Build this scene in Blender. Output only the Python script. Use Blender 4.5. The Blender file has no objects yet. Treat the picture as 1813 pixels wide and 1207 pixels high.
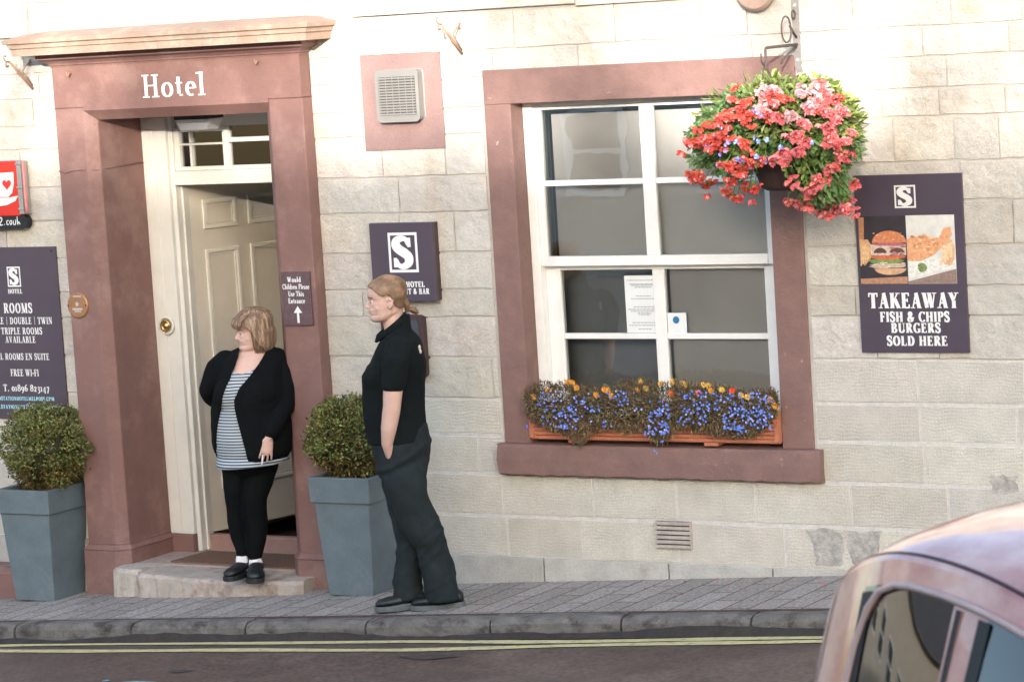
import bpy, math, random
import numpy as np
from mathutils import Vector, Matrix
R=math.radians; rnd=random.Random(7)
S=bpy.context.scene; COL=S.collection
# ---------------------------------------------------------------- camera
PSI,TH,RO,FPX=.5357,-.109,-.0624,5500.
CP=Vector((10.400,-14.1025,3.2128))
fw=Vector((-math.sin(PSI)*math.cos(TH),math.cos(PSI)*math.cos(TH),math.sin(TH)))
_r=Vector((math.cos(PSI),math.sin(PSI),0)); _u=_r.cross(fw)
cr=_r*math.cos(RO)+_u*math.sin(RO); cu=_u*math.cos(RO)-_r*math.sin(RO)
cam=bpy.data.cameras.new('camera'); co=bpy.data.objects.new('camera',cam); COL.objects.link(co)
cam.sensor_width=36; cam.lens=36*FPX/1813; cam.clip_start=.1; cam.clip_end=500
co.matrix_world=Matrix(((cr.x,cu.x,-fw.x,CP.x),(cr.y,cu.y,-fw.y,CP.y),(cr.z,cu.z,-fw.z,CP.z),(0,0,0,1)))
cam.dof.use_dof=True; cam.dof.focus_distance=16.0; cam.dof.aperture_fstop=8.0
S.camera=co
# ---------------------------------------------------------------- world, sun, exposure
SUN_AZ,SUN_EL=25.,12.5
wd=bpy.data.worlds.new('World'); S.world=wd; wd.use_nodes=True
nt=wd.node_tree; bg=nt.nodes['Background']
sky=nt.nodes.new('ShaderNodeTexSky'); sky.sky_type='NISHITA'; sky.sun_disc=False
sky.sun_elevation=R(SUN_EL); sky.sun_rotation=R(180-SUN_AZ)
sky.air_density=1.0; sky.dust_density=2.0; sky.ozone_density=1.2
nt.links.new(sky.outputs[0],bg.inputs[0]); bg.inputs[1].default_value=.15
sl=bpy.data.lights.new('sun','SUN'); sl.energy=2.0; sl.angle=R(.9); sl.color=(1,.92,.83)
so=bpy.data.objects.new('sun',sl); COL.objects.link(so)
sd=Vector((math.sin(R(SUN_AZ))*math.cos(R(SUN_EL)),-math.cos(R(SUN_AZ))*math.cos(R(SUN_EL)),math.sin(R(SUN_EL))))
so.rotation_euler=sd.to_track_quat('Z','Y').to_euler()
vs=S.view_settings; vs.view_transform='Standard'; vs.look='None'; vs.exposure=2.33; vs.gamma=1; vs.use_curve_mapping=False
S.render.film_transparent=False

def ray(x,y):
    d=fw+cr*((x-906.5)/FPX)-cu*((y-603.5)/FPX); return d
def at(x,y,Y=0.):            # photo pixel -> point on the vertical plane at depth Y
    d=ray(x,y); return CP+d*((Y-CP.y)/d.y)
# ---------------------------------------------------------------- materials
MATS={}
def mat(name,c,rough=.75,var=.12,vs=6.,bump=0.,bs=60.,metal=0.,tint=False,c2=None,c2s=2.,c2lo=.5,c2hi=.65,coat=0.,spec=.5,stretch=(1,1,1),sheen=0.,grain=None,relief=0.):
    if grain is None: grain=.13 if bump>=.3 else 0.
    m=bpy.data.materials.new(name); m.use_nodes=True; n=m.node_tree.nodes; l=m.node_tree.links
    b=n['Principled BSDF']; b.inputs['Roughness'].default_value=rough; b.inputs['Metallic'].default_value=metal
    b.inputs['Specular IOR Level'].default_value=spec; b.inputs['Coat Weight'].default_value=coat; b.inputs['Sheen Weight'].default_value=sheen
    tc=n.new('ShaderNodeTexCoord'); mp=n.new('ShaderNodeMapping'); mp.inputs['Scale'].default_value=stretch
    l.new(tc.outputs['Object'],mp.inputs[0])
    def noise(s,det=4.,rg=.6):
        t=n.new('ShaderNodeTexNoise'); t.inputs['Scale'].default_value=s; t.inputs['Detail'].default_value=det; t.inputs['Roughness'].default_value=rg
        l.new(mp.outputs[0],t.inputs[0]); return t.outputs[0]
    col=n.new('ShaderNodeRGB'); col.outputs[0].default_value=(*c,1); cur=col.outputs[0]
    def mix(mode,a,bb,fac):
        x=n.new('ShaderNodeMix'); x.data_type='RGBA'; x.blend_type=mode
        for s,v in ((x.inputs[0],fac),(x.inputs[6],a),(x.inputs[7],bb)):
            if isinstance(v,bpy.types.NodeSocket): l.new(v,s)
            else: s.default_value=v
        return x.outputs[2]
    if c2:
        rp=n.new('ShaderNodeMapRange'); rp.inputs[1].default_value=c2lo; rp.inputs[2].default_value=c2hi
        l.new(noise(c2s,6.,.65),rp.inputs[0]); cur=mix('MIX',cur,(*c2,1),rp.outputs[0])
    if tint:
        a=n.new('ShaderNodeAttribute'); a.attribute_name='tint'; cur=mix('MULTIPLY',cur,a.outputs[0],1.)
    if var:
        rp=n.new('ShaderNodeMapRange'); rp.inputs[1].default_value=.3; rp.inputs[2].default_value=.7; rp.inputs[3].default_value=1-var; rp.inputs[4].default_value=1+var
        l.new(noise(vs),rp.inputs[0]); cur=mix('MULTIPLY',cur,rp.outputs[0],1.)
    if grain:
        rp=n.new('ShaderNodeMapRange'); rp.inputs[1].default_value=.32; rp.inputs[2].default_value=.68; rp.inputs[3].default_value=1-grain; rp.inputs[4].default_value=1+grain
        l.new(noise(210,2.,.5),rp.inputs[0]); cur=mix('MULTIPLY',cur,rp.outputs[0],1.)
    l.new(cur,b.inputs['Base Color'])
    if bump:
        bp=n.new('ShaderNodeBump'); bp.inputs['Strength'].default_value=min(1,bump); bp.inputs['Distance'].default_value=.004
        l.new(noise(bs,6.,.7),bp.inputs['Height']); l.new(bp.outputs[0],b.inputs['Normal'])
        if relief:
            b2=n.new('ShaderNodeBump'); b2.inputs['Strength'].default_value=1; b2.inputs['Distance'].default_value=relief
            l.new(noise(11,5.,.6),b2.inputs['Height']); l.new(b2.outputs[0],bp.inputs['Normal'])
    MATS[name]=m; return m
M={}
M['stone']=mat('rough_stone',(.49,.46,.42),.9,.10,9,.9,38,tint=True,c2=(.44,.37,.30),c2s=2.6,c2lo=.52,c2hi=.72,relief=.02,grain=.16)
M['mortar']=mat('mortar',(.46,.43,.395),.95,.1,20,.5,80)
M['mortar_pale']=mat('pale_mortar',(.54,.52,.495),.95,.1,20,.5,80)
M['base']=mat('base_stone',(.40,.385,.36),.9,.14,7,.7,50,tint=True,c2=(.24,.19,.14),c2s=3,c2lo=.58,c2hi=.8)
M['maroon']=mat('maroon_masonry_paint',(.198,.106,.093),.7,.10,5,.5,35,c2=(.245,.145,.128),c2s=4)
M['maroon_worn']=mat('worn_maroon_paint',(.205,.118,.104),.7,.12,9,.9,45,c2=(.36,.27,.235),c2s=16,c2lo=.66,c2hi=.72,stretch=(1,1,1))
M['cream']=mat('cream_gloss_paint',(.66,.645,.595),.4,.05,6,.15,20)
M['white']=mat('white_gloss_paint',(.76,.755,.74),.4,.05,9,.25,30)
M['door']=mat('beige_door_paint',(.60,.555,.48),.42,.05,5,.1,15)
M['doormould']=mat('door_moulding_paint',(.70,.67,.60),.42,.05,5)
M['step']=mat('worn_step_stone',(.40,.345,.30),.9,.2,7,.8,60,c2=(.20,.14,.11),c2s=6,c2lo=.52,c2hi=.7)
M['brownmat']=mat('coir_mat',(.155,.085,.055),.98,.25,60,1,160)
M['threshold']=mat('threshold_board',(.30,.17,.14),.7,.15,12)
M['darkfloor']=mat('dark_carpet',(.02,.015,.015),.95,.2,40)
M['hallwall']=mat('brown_hall_wall',(.34,.24,.165),.8,.1,4)
M['sign']=mat('dark_plum_sign',(.066,.05,.072),.42,.06,6,.05,40)
M['signedge']=mat('dark_brown_sign_edge',(.055,.028,.028),.5,.06,6)
M['letter']=mat('white_lettering',(.74,.74,.74),.5,.0)
M['letterblue']=mat('pale_blue_lettering',(.35,.62,.72),.5,.0)
M['pot']=mat('blue_grey_planter',(.115,.148,.168),.55,.14,7,.3,50,c2=(.17,.145,.15),c2s=3.5,c2lo=.6,c2hi=.75)
M['leafbox']=mat('box_leaf',(.105,.112,.042),.55,.25,9,tint=True,spec=.3)
M['twig']=mat('twig',(.09,.055,.03),.9,.2,30)
M['terra']=mat('terracotta_plastic',(.46,.165,.09),.6,.1,14,.3,60)
M['soil']=mat('soil',(.03,.02,.015),1,.3,40,1,80)
M['leaf']=mat('basket_leaf',(.165,.215,.07),.5,.2,9,tint=True,spec=.35)
M['red']=mat('red_petal',(.60,.085,.08),.5,.12,30,tint=True,spec=.3)
M['violet']=mat('violet_petal',(.36,.28,.62),.6,.1,30,tint=True)
M['blue']=mat('blue_petal',(.085,.17,.55),.6,.1,30,tint=True)
M['orange']=mat('orange_petal',(.80,.36,.05),.55,.1,30,tint=True)
M['drybush']=mat('lobelia_stem_leaf',(.15,.115,.075),.8,.25,30,tint=True)
M['iron']=mat('wrought_iron',(.10,.075,.065),.6,.25,20,.4,70)
M['rustiron']=mat('rusting_painted_iron',(.36,.22,.15),.7,.25,20,.4,70)
M['galv']=mat('grey_painted_iron',(.24,.22,.21),.55,.15,20,.3,70)
M['ventgrey']=mat('grey_plastic',(.22,.215,.205),.45,.05,9)
M['ventdark']=mat('vent_slot_dark',(.05,.05,.05),.8,.05,9)
M['brick']=mat('vent_stone_grey',(.40,.35,.315),.85,.2,20,.5,60)
M['black']=mat('matt_black',(.008,.008,.009),.7,0)
M['plaque']=mat('bronze_plaque',(.34,.175,.085),.42,.15,20,.3,40,metal=.3)
M['brass']=mat('brass',(.55,.38,.16),.3,.1,20,metal=.9)
M['redsign']=mat('glossy_red_sign',(.60,.03,.025),.2,.05,6,coat=.3)
M['chrome']=mat('worn_steel',(.45,.45,.46),.3,.1,20,metal=.8)
M['pink']=mat('faded_red_edge',(.55,.22,.21),.5,.2,20)
M['blind']=mat('taupe_roller_blind',(.80,.70,.665),.85,.06,3,.1,90)
M['paper']=mat('white_paper',(.70,.72,.72),.7,.02,9)
M['ink']=mat('grey_ink',(.35,.37,.38),.7,0)
M['lampbrown']=mat('brown_lamp_rim',(.36,.25,.20),.5,.15,9)
M['yellow']=mat('worn_yellow_paint',(.52,.465,.24),.8,.1,12,.4,90,c2=(.25,.20,.14),c2s=22,c2lo=.55,c2hi=.68)
M['skin']=mat('skin',(.56,.36,.30),.5,.06,25,.15,120); M['skin'].node_tree.nodes['Principled BSDF'].inputs['Subsurface Weight'].default_value=.08
M['skin'].node_tree.nodes['Principled BSDF'].inputs['Subsurface Radius'].default_value=(.01,.004,.002)
M['lips']=mat('lips',(.40,.15,.13),.45,0)
M['eyewhite']=mat('eye_white',(.6,.55,.52),.3,0)
M['iris']=mat('dark_iris',(.03,.02,.02),.3,0)
M['brow']=mat('eyebrow',(.20,.11,.06),.8,0)
M['hairfair']=mat('fair_brown_hair',(.17,.095,.05),.42,.3,18,1.,90,stretch=(1,1,1),c2=(.25,.15,.085),c2s=9)
M['hairbob']=mat('blonde_streaked_hair',(.155,.088,.050),.42,.25,30,1.,80,stretch=(3,3,.35),c2=(.36,.25,.165),c2s=20,c2lo=.47,c2hi=.60)
M['cardigan']=mat('black_knit',(.0045,.0060,.0068),.95,.3,140,1.,330,spec=.12,grain=.3)
M['polo']=mat('black_pique_cotton',(.0055,.0085,.0095),.9,.2,150,.8,400,spec=.15,grain=.25)
M['trouser']=mat('charcoal_trouser_cloth',(.015,.021,.024),.85,.2,10,.6,220,spec=.2,grain=.2)
M['legging']=mat('black_leggings',(.0028,.0038,.0045),.85,.15,10,.3,220,spec=.12)
M['shoe']=mat('black_shoe_leather',(.006,.008,.009),.45,.2,40,.4,80)
M['sole']=mat('grey_rubber_sole',(.085,.10,.105),.7,.2,30)
M['sock']=mat('white_sock',(.70,.68,.70),.95,.05,60,.5,200)
M['carpaint']=mat('red_car_paint_with_painted_sheen',(.26,.035,.028),.30,.10,3,coat=1.,metal=.15,c2=(.60,.42,.37),c2s=4,c2lo=.22,c2hi=.78,bump=.15,bs=5,grain=0.001)  # pale second colour puts sunlight and sky reflection into the paint
M['rubber']=mat('black_rubber',(.008,.01,.012),.6,.0)
M['dash']=mat('car_interior_grey',(.10,.10,.11),.8,.1,6)
M['render']=mat('pale_render',(.50,.46,.40),.9,.08,3,.3,30)
M['slate']=mat('roof_slate',(.10,.10,.11),.7,.2,5,.5,20)
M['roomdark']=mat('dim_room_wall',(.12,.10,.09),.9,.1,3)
M['bark']=mat('bark',(.12,.085,.06),.9,.25,12,.8,30)
M['treeleaf']=mat('tree_leaf',(.07,.11,.03),.6,.2,2,tint=True)

def stripes(name):      # knitted horizontal stripes
    m=mat(name,(.40,.43,.46),.9,.06,60,.4,200); n=m.node_tree.nodes; l=m.node_tree.links
    b=n['Principled BSDF']; tc=n['Texture Coordinate']
    s=n.new('ShaderNodeSeparateXYZ'); l.new(tc.outputs['Object'],s.inputs[0])
    a=n.new('ShaderNodeMath'); a.operation='MULTIPLY'; a.inputs[1].default_value=2*math.pi/.0165; l.new(s.outputs[2],a.inputs[0])
    q=n.new('ShaderNodeMath'); q.operation='SINE'; l.new(a.outputs[0],q.inputs[0])
    r=n.new('ShaderNodeMapRange'); r.inputs[1].default_value=-.35; r.inputs[2].default_value=.25; l.new(q.outputs[0],r.inputs[0])
    x=n.new('ShaderNodeMix'); x.data_type='RGBA'; x.inputs[6].default_value=(.06,.065,.09,1); x.inputs[7].default_value=(.44,.50,.54,1)
    l.new(r.outputs[0],x.inputs[0]); l.new(x.outputs[2],b.inputs['Base Color']); return m
M['tee']=stripes('striped_jersey')
def droved():           # stone tooled with rows of short chisel marks
    m=mat('droved_stone',(.50,.475,.43),.9,.10,6,0,tint=True,grain=.14,c2=(.46,.42,.37),c2s=2.2,c2lo=.5,c2hi=.75); n=m.node_tree.nodes; l=m.node_tree.links
    b=n['Principled BSDF']; tc=n['Texture Coordinate']; s=n.new('ShaderNodeSeparateXYZ')
    wn=n.new('ShaderNodeTexNoise'); wn.inputs['Scale'].default_value=9; l.new(tc.outputs['Object'],wn.inputs[0])
    va=n.new('ShaderNodeVectorMath'); va.operation='MULTIPLY_ADD'; va.inputs[1].default_value=(.05,.05,.05); l.new(wn.outputs[1],va.inputs[0]); l.new(tc.outputs['Object'],va.inputs[2])
    l.new(va.outputs[0],s.inputs[0])
    def mth(op,a,bb=None):
        x=n.new('ShaderNodeMath'); x.operation=op
        for i,v in enumerate((a,bb)):
            if v is None: continue
            if isinstance(v,bpy.types.NodeSocket): l.new(v,x.inputs[i])
            else: x.inputs[i].default_value=v
        return x.outputs[0]
    z=mth('MULTIPLY',s.outputs[2],2*math.pi/.0175); xx=mth('MULTIPLY',s.outputs[0],2*math.pi/.031)
    a=mth('SINE',mth('ADD',xx,mth('MULTIPLY',z,.5))); c=mth('SINE',mth('SUBTRACT',mth('MULTIPLY',z,.5),xx))
    p=mth('MULTIPLY',a,c)
    nm=n.new('ShaderNodeTexNoise'); nm.inputs['Scale'].default_value=5; l.new(tc.outputs['Object'],nm.inputs[0])
    mr=n.new('ShaderNodeMapRange'); mr.inputs[1].default_value=.35; mr.inputs[2].default_value=.65; mr.inputs[3].default_value=.25; mr.inputs[4].default_value=1.2; l.new(nm.outputs[0],mr.inputs[0]); p=mth('MULTIPLY',p,mr.outputs[0])
    nb=n.new('ShaderNodeTexNoise'); nb.inputs['Scale'].default_value=70; nb.inputs['Detail'].default_value=4; l.new(tc.outputs['Object'],nb.inputs[0])
    p=mth('MULTIPLY',mth('MAXIMUM',mth('SUBTRACT',p,.12),0.),-2.0)
    h=mth('ADD',p,mth('MULTIPLY',nb.outputs[0],2.2))
    bp=n.new('ShaderNodeBump'); bp.inputs['Strength'].default_value=.42; bp.inputs['Distance'].default_value=.004
    l.new(h,bp.inputs['Height']); l.new(bp.outputs[0],b.inputs['Normal'])
    return m
M['droved']=droved()
def tarmac(name,c,c2):
    m=mat(name,c,.85,.20,5,1.,140,c2=c2,c2s=.9,c2lo=.45,c2hi=.7,grain=.30)
    n=m.node_tree.nodes; l=m.node_tree.links; b=n['Principled BSDF']; b.inputs['Roughness'].default_value=.55; src=b.inputs['Base Color'].links[0].from_socket; tc=n['Texture Coordinate']
    t=n.new('ShaderNodeTexNoise'); t.inputs['Scale'].default_value=38; t.inputs['Detail'].default_value=3; l.new(tc.outputs['Object'],t.inputs[0]); r_=n.new('ShaderNodeMapRange'); r_.inputs[1].default_value=.35; r_.inputs[2].default_value=.65; r_.inputs[3].default_value=.68; r_.inputs[4].default_value=1.35; l.new(t.outputs[0],r_.inputs[0])
    x=n.new('ShaderNodeMix'); x.data_type='RGBA'; x.blend_type='MULTIPLY'; x.inputs[0].default_value=1; l.new(src,x.inputs[6]); l.new(r_.outputs[0],x.inputs[7]); l.new(x.outputs[2],b.inputs['Base Color']); return m
M['road']=tarmac('worn_tarmac',(.080,.054,.044),(.125,.090,.074))
M['kerbstone']=mat('kerb_stone',(.135,.125,.116),.9,.3,9,1.,60,grain=.25,c2=(.05,.04,.036),c2s=6,c2lo=.5,c2hi=.64,stretch=(1,1,1.6))
def pavers():
    m=mat('block_paving',(.3,.28,.27),.9,.2,12,0.); n=m.node_tree.nodes; l=m.node_tree.links
    b=n['Principled BSDF']; tc=n['Texture Coordinate']; mp=n.new('ShaderNodeMapping'); mp.inputs['Rotation'].default_value=(0,0,R(90))
    l.new(tc.outputs['Object'],mp.inputs[0]); br=n.new('ShaderNodeTexBrick')
    br.inputs['Scale'].default_value=1; br.inputs['Brick Width'].default_value=.42; br.inputs['Row Height'].default_value=.145; br.inputs['Mortar Size'].default_value=.006; br.inputs['Mortar Smooth'].default_value=.3
    br.inputs['Color1'].default_value=(.33,.295,.27,1); br.inputs['Color2'].default_value=(.25,.222,.20,1); br.inputs['Mortar'].default_value=(.10,.082,.075,1)
    l.new(mp.outputs[0],br.inputs[0])
    ns=n.new('ShaderNodeTexNoise'); ns.inputs['Scale'].default_value=70; ns.inputs['Detail'].default_value=5; l.new(tc.outputs['Object'],ns.inputs[0])
    rp=n.new('ShaderNodeMapRange'); rp.inputs[1].default_value=.3; rp.inputs[2].default_value=.7; rp.inputs[3].default_value=.55; rp.inputs[4].default_value=1.4; l.new(ns.outputs[0],rp.inputs[0])
    x=n.new('ShaderNodeMix'); x.data_type='RGBA'; x.blend_type='MULTIPLY'; x.inputs[0].default_value=1
    l.new(br.outputs[0],x.inputs[6]); l.new(rp.outputs[0],x.inputs[7]); l.new(x.outputs[2],b.inputs['Base Color'])
    ad=n.new('ShaderNodeMath'); ad.operation='SUBTRACT'; l.new(ns.outputs[0],ad.inputs[0]); l.new(br.outputs[1],ad.inputs[1])
    bp=n.new('ShaderNodeBump'); bp.inputs['Strength'].default_value=.8; bp.inputs['Distance'].default_value=.005; l.new(ad.outputs[0],bp.inputs['Height']); l.new(bp.outputs[0],b.inputs['Normal'])
    return m
M['pavers']=pavers()
def glass(name,tintc=(.92,.95,.95),f=1.5,rough=.0):
    m=bpy.data.materials.new(name); m.use_nodes=True; n=m.node_tree.nodes; l=m.node_tree.links; n.clear()
    o=n.new('ShaderNodeOutputMaterial'); mx=n.new('ShaderNodeMixShader'); t=n.new('ShaderNodeBsdfTransparent'); g=n.new('ShaderNodeBsdfGlossy'); fr=n.new('ShaderNodeFresnel')
    t.inputs[0].default_value=(*tintc,1); g.inputs['Roughness'].default_value=rough; fr.inputs[0].default_value=f
    ns=n.new('ShaderNodeTexNoise'); ns.inputs['Scale'].default_value=3.; bp=n.new('ShaderNodeBump'); bp.inputs['Strength'].default_value=.03; bp.inputs['Distance'].default_value=.02
    tc=n.new('ShaderNodeTexCoord'); l.new(tc.outputs['Object'],ns.inputs[0]); l.new(ns.outputs[0],bp.inputs['Height']); l.new(bp.outputs[0],g.inputs['Normal'])
    l.new(fr.outputs[0],mx.inputs[0]); l.new(t.outputs[0],mx.inputs[1]); l.new(g.outputs[0],mx.inputs[2]); l.new(mx.outputs[0],o.inputs[0]); return m
M['glass']=glass('window_glass',f=1.9); M['carglass']=glass('tinted_car_glass',(.45,.5,.5),2.2)
def frosted():
    m=mat('ribbed_clear_plastic',(.75,.76,.8),.3,.02,9); b=m.node_tree.nodes['Principled BSDF']; b.inputs['Transmission Weight'].default_value=.5; b.inputs['Alpha'].default_value=.75; return m
M['plastic']=frosted()
# ---------------------------------------------------------------- object helpers
WL={}
def link(o,parent=None):
    COL.objects.link(o)
    if parent: o.parent=parent
    return o
def tag(o,label=None,cat=None,group=None,kind=None):
    for k,v in (('label',label),('category',cat),('group',group),('kind',kind)):
        if v: o[k]=v
    return o
def thing(name,label,cat,loc,group=None,rz=0.):
    o=bpy.data.objects.new(name,None); o.empty_display_size=.1; o.location=loc; o.rotation_euler=(0,0,rz); link(o); WL[o.name]=Vector(loc) if rz==0 else Vector((0,0,0))
    return tag(o,label,cat,group)
def rootof(o):
    while o.parent: o=o.parent
    return o
class MB:
    def __init__(s): s.v=[];s.f=[];s.c=[];s.m=[];s.mi=0;s.tint=(1,1,1)
    def add(s,vs,fs):
        b=len(s.v); s.v+= [tuple(p) for p in vs]; s.c+=[s.tint]*len(vs)
        for f in fs: s.f.append(tuple(b+i for i in f)); s.m.append(s.mi)
        return s
    def box(s,x0,x1,y0,y1,z0,z1):
        v=[(x,y,z) for z in (z0,z1) for y in (y0,y1) for x in (x0,x1)]
        return s.add(v,[(0,2,3,1),(4,5,7,6),(0,1,5,4),(2,6,7,3),(0,4,6,2),(1,3,7,5)])
    def hexa(s,b,t):     # b,t: four points each (counter-clockwise)
        return s.add(list(b)+list(t),[(3,2,1,0),(4,5,6,7)]+[(i,(i+1)%4,4+(i+1)%4,4+i) for i in range(4)])
    def prism(s,poly,a,b,ax='y'):   # poly in the other two axes
        n=len(poly)
        def P(p,k): return (p[0],k,p[1]) if ax=='y' else ((k,p[0],p[1]) if ax=='x' else (p[0],p[1],k))
        v=[P(p,a) for p in poly]+[P(p,b) for p in poly]
        return s.add(v,[tuple(range(n)),tuple(range(2*n-1,n-1,-1))]+[(i,(i+1)%n,n+(i+1)%n,n+i) for i in range(n)])
    def flat(s,poly,Y):
        return s.add([(p[0],Y,p[1]) for p in poly],[tuple(range(len(poly)))])
    def tube(s,pts,r,n=8,cap=True,flat=None,up=None):
        pts=[Vector(p) for p in pts]; k=len(pts)
        rr=r if isinstance(r,(list,tuple)) else [r]*k
        rings=[];prev=None
        for i,p in enumerate(pts):
            t=(pts[min(i+1,k-1)]-pts[max(i-1,0)]).normalized()
            if prev is None:
                a=Vector(up) if up else (Vector((0,0,1)) if abs(t.z)<.9 else Vector((1,0,0)))
                x=(a-t*a.dot(t)).normalized()
            else: x=(prev-t*prev.dot(t)).normalized()
            prev=x; y=t.cross(x); q=rr[i]
            q1,q2=(q if isinstance(q,(tuple,list)) else (q,q))
            rings.append([p+x*(q1*math.cos(2*math.pi*j/n))+y*(q2*math.sin(2*math.pi*j/n)) for j in range(n)])
        v=[p for g in rings for p in g]
        f=[(i*n+j,i*n+(j+1)%n,(i+1)*n+(j+1)%n,(i+1)*n+j) for i in range(k-1) for j in range(n)]
        if cap: f+=[tuple(range(n-1,-1,-1)),tuple((k-1)*n+j for j in range(n))]
        return s.add(v,f)
    def limb(s,pts,r,n=14,up=None):     # rounded ends
        pts=[Vector(p) for p in pts]; r=[q if isinstance(q,(tuple,list)) else (q,q) for q in r]
        a=(pts[0]-pts[1]).normalized(); b=(pts[-1]-pts[-2]).normalized()
        P=[];Q=[]
        for h,c in ((.98,.2),(.8,.6),(.45,.89)): P.append(pts[0]+a*max(r[0])*h*.8); Q.append((r[0][0]*c,r[0][1]*c))
        P+=pts;Q+=r
        for h,c in ((.45,.89),(.8,.6),(.98,.2)): P.append(pts[-1]+b*max(r[-1])*h*.8); Q.append((r[-1][0]*c,r[-1][1]*c))
        return s.tube(P,Q,n,up=up)
    def rings(s,L,n=28,p=1.):           # horizontal rings (cx,cy,z,rx,ry)
        v=[]
        for (cx,cy,z,rx,ry) in L:
            for j in range(n):
                a=2*math.pi*j/n; c,q=math.cos(a),math.sin(a)
                v.append((cx+rx*math.copysign(abs(c)**p,c),cy+ry*math.copysign(abs(q)**p,q),z))
        k=len(L); f=[(i*n+j,i*n+(j+1)%n,(i+1)*n+(j+1)%n,(i+1)*n+j) for i in range(k-1) for j in range(n)]
        f+=[tuple(range(n-1,-1,-1)),tuple((k-1)*n+j for j in range(n))]
        return s.add(v,f)
    def ball(s,c,r,n=12,m=8):
        rx,ry,rz=r if isinstance(r,(tuple,list)) else (r,r,r)
        L=[(c[0],c[1],c[2]-rz*math.cos(math.pi*(i+.15)/(m+.3)),rx*math.sin(math.pi*(i+.15)/(m+.3)),ry*math.sin(math.pi*(i+.15)/(m+.3))) for i in range(m+1)]
        return s.rings(L,n)
    def lathe(s,prof,c,axis='z',n=24):
        v=[]
        for (r,h) in prof:
            for j in range(n):
                a=2*math.pi*j/n; x,y=r*math.cos(a),r*math.sin(a)
                v.append((c[0]+x,c[1]+y,c[2]+h) if axis=='z' else (c[0]+x,c[1]+h,c[2]+y))
        k=len(prof); f=[(i*n+j,i*n+(j+1)%n,(i+1)*n+(j+1)%n,(i+1)*n+j) for i in range(k-1) for j in range(n)]
        f+=[tuple(range(n-1,-1,-1)),tuple((k-1)*n+j for j in range(n))]
        return s.add(v,f)
    def leaf(s,c,d,nrm,L,Wd,fold=.25):  # a small folded leaf: base c, direction d
        d=d.normalized(); nrm=(nrm-d*nrm.dot(d)); nrm=nrm.normalized() if nrm.length>1e-4 else d.orthogonal().normalized(); sx=d.cross(nrm)
        a=c; m=c+d*L*.5+nrm*L*fold*.3; t=c+d*L
        return s.add([a,m+sx*Wd*.5,t,m-sx*Wd*.5],[(0,1,2),(0,2,3)])
    def petal(s,c,d,nrm,L,Wd,fold=.3):
        d=d.normalized(); nrm=(nrm-d*nrm.dot(d)); nrm=nrm.normalized() if nrm.length>1e-4 else d.orthogonal().normalized(); sx=d.cross(nrm)
        a=c; m1=c+d*L*.30; m2=c+d*L*.72+nrm*L*fold*.12; t=c+d*L-nrm*L*fold*.15; up=nrm*Wd*fold
        return s.add([a,m1+sx*Wd*.40+up*.6,m2+sx*Wd*.46+up*.5,t,m2-sx*Wd*.46+up*.5,m1-sx*Wd*.40+up*.6,m1,m2],[(0,1,6),(1,2,7,6),(2,3,7),(0,6,5),(6,7,4,5),(7,3,4)])
    def build(s,name,m,parent=None,smooth=False,bevel=0.,seg=2,angle=40,label=None,local=False):
        me=bpy.data.meshes.new(name); off=Vector((0,0,0))
        if parent is not None and not local: off=WL.get(rootof(parent).name,Vector((0,0,0)))
        me.from_pydata([(p[0]-off.x,p[1]-off.y,p[2]-off.z) for p in s.v],[],s.f)
        ms=m if isinstance(m,(list,tuple)) else [m]
        for q in ms: me.materials.append(q)
        if len(ms)>1: me.polygons.foreach_set('material_index',s.m)
        a=me.color_attributes.new('tint','FLOAT_COLOR','POINT'); a.data.foreach_set('color',[x for c in s.c for x in (c[0],c[1],c[2],1.)])
        if smooth is True: me.polygons.foreach_set('use_smooth',[True]*len(me.polygons))
        me.validate(); me.update()
        o=bpy.data.objects.new(name,me); link(o,parent)
        if bevel:
            b=o.modifiers.new('bevel','BEVEL'); b.width=bevel; b.segments=seg; b.limit_method='ANGLE'; b.angle_limit=R(angle)
        if label: o['label']=label
        if parent is None: WL[o.name]=Vector((0,0,0))
        return o
def B(*a): return MB().box(*a)
def rv(): 
    while 1:
        v=Vector((rnd.uniform(-1,1),rnd.uniform(-1,1),rnd.uniform(-1,1)))
        if .05<v.length<=1: return v.normalized()
# ---------------------------------------------------------------- serif lettering
def arc(cx,cy,rx,ry,a0,a1,n=14): return [(cx+rx*math.cos(R(a0+(a1-a0)*i/n)),cy+ry*math.sin(R(a0+(a1-a0)*i/n))) for i in range(n+1)]
def crv(P,n=8):
    o=[]
    Q=[P[0]]+list(P)+[P[-1]]
    for i in range(1,len(Q)-2):
        for k in range(n):
            t=k/n; o.append(tuple(.5*((2*Q[i][j])+(-Q[i-1][j]+Q[i+1][j])*t+(2*Q[i-1][j]-5*Q[i][j]+4*Q[i+1][j]-Q[i+2][j])*t*t+(-Q[i-1][j]+3*Q[i][j]-3*Q[i+1][j]+Q[i+2][j])*t**3) for j in (0,1)))
    o.append(tuple(P[-1])); return o
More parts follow.
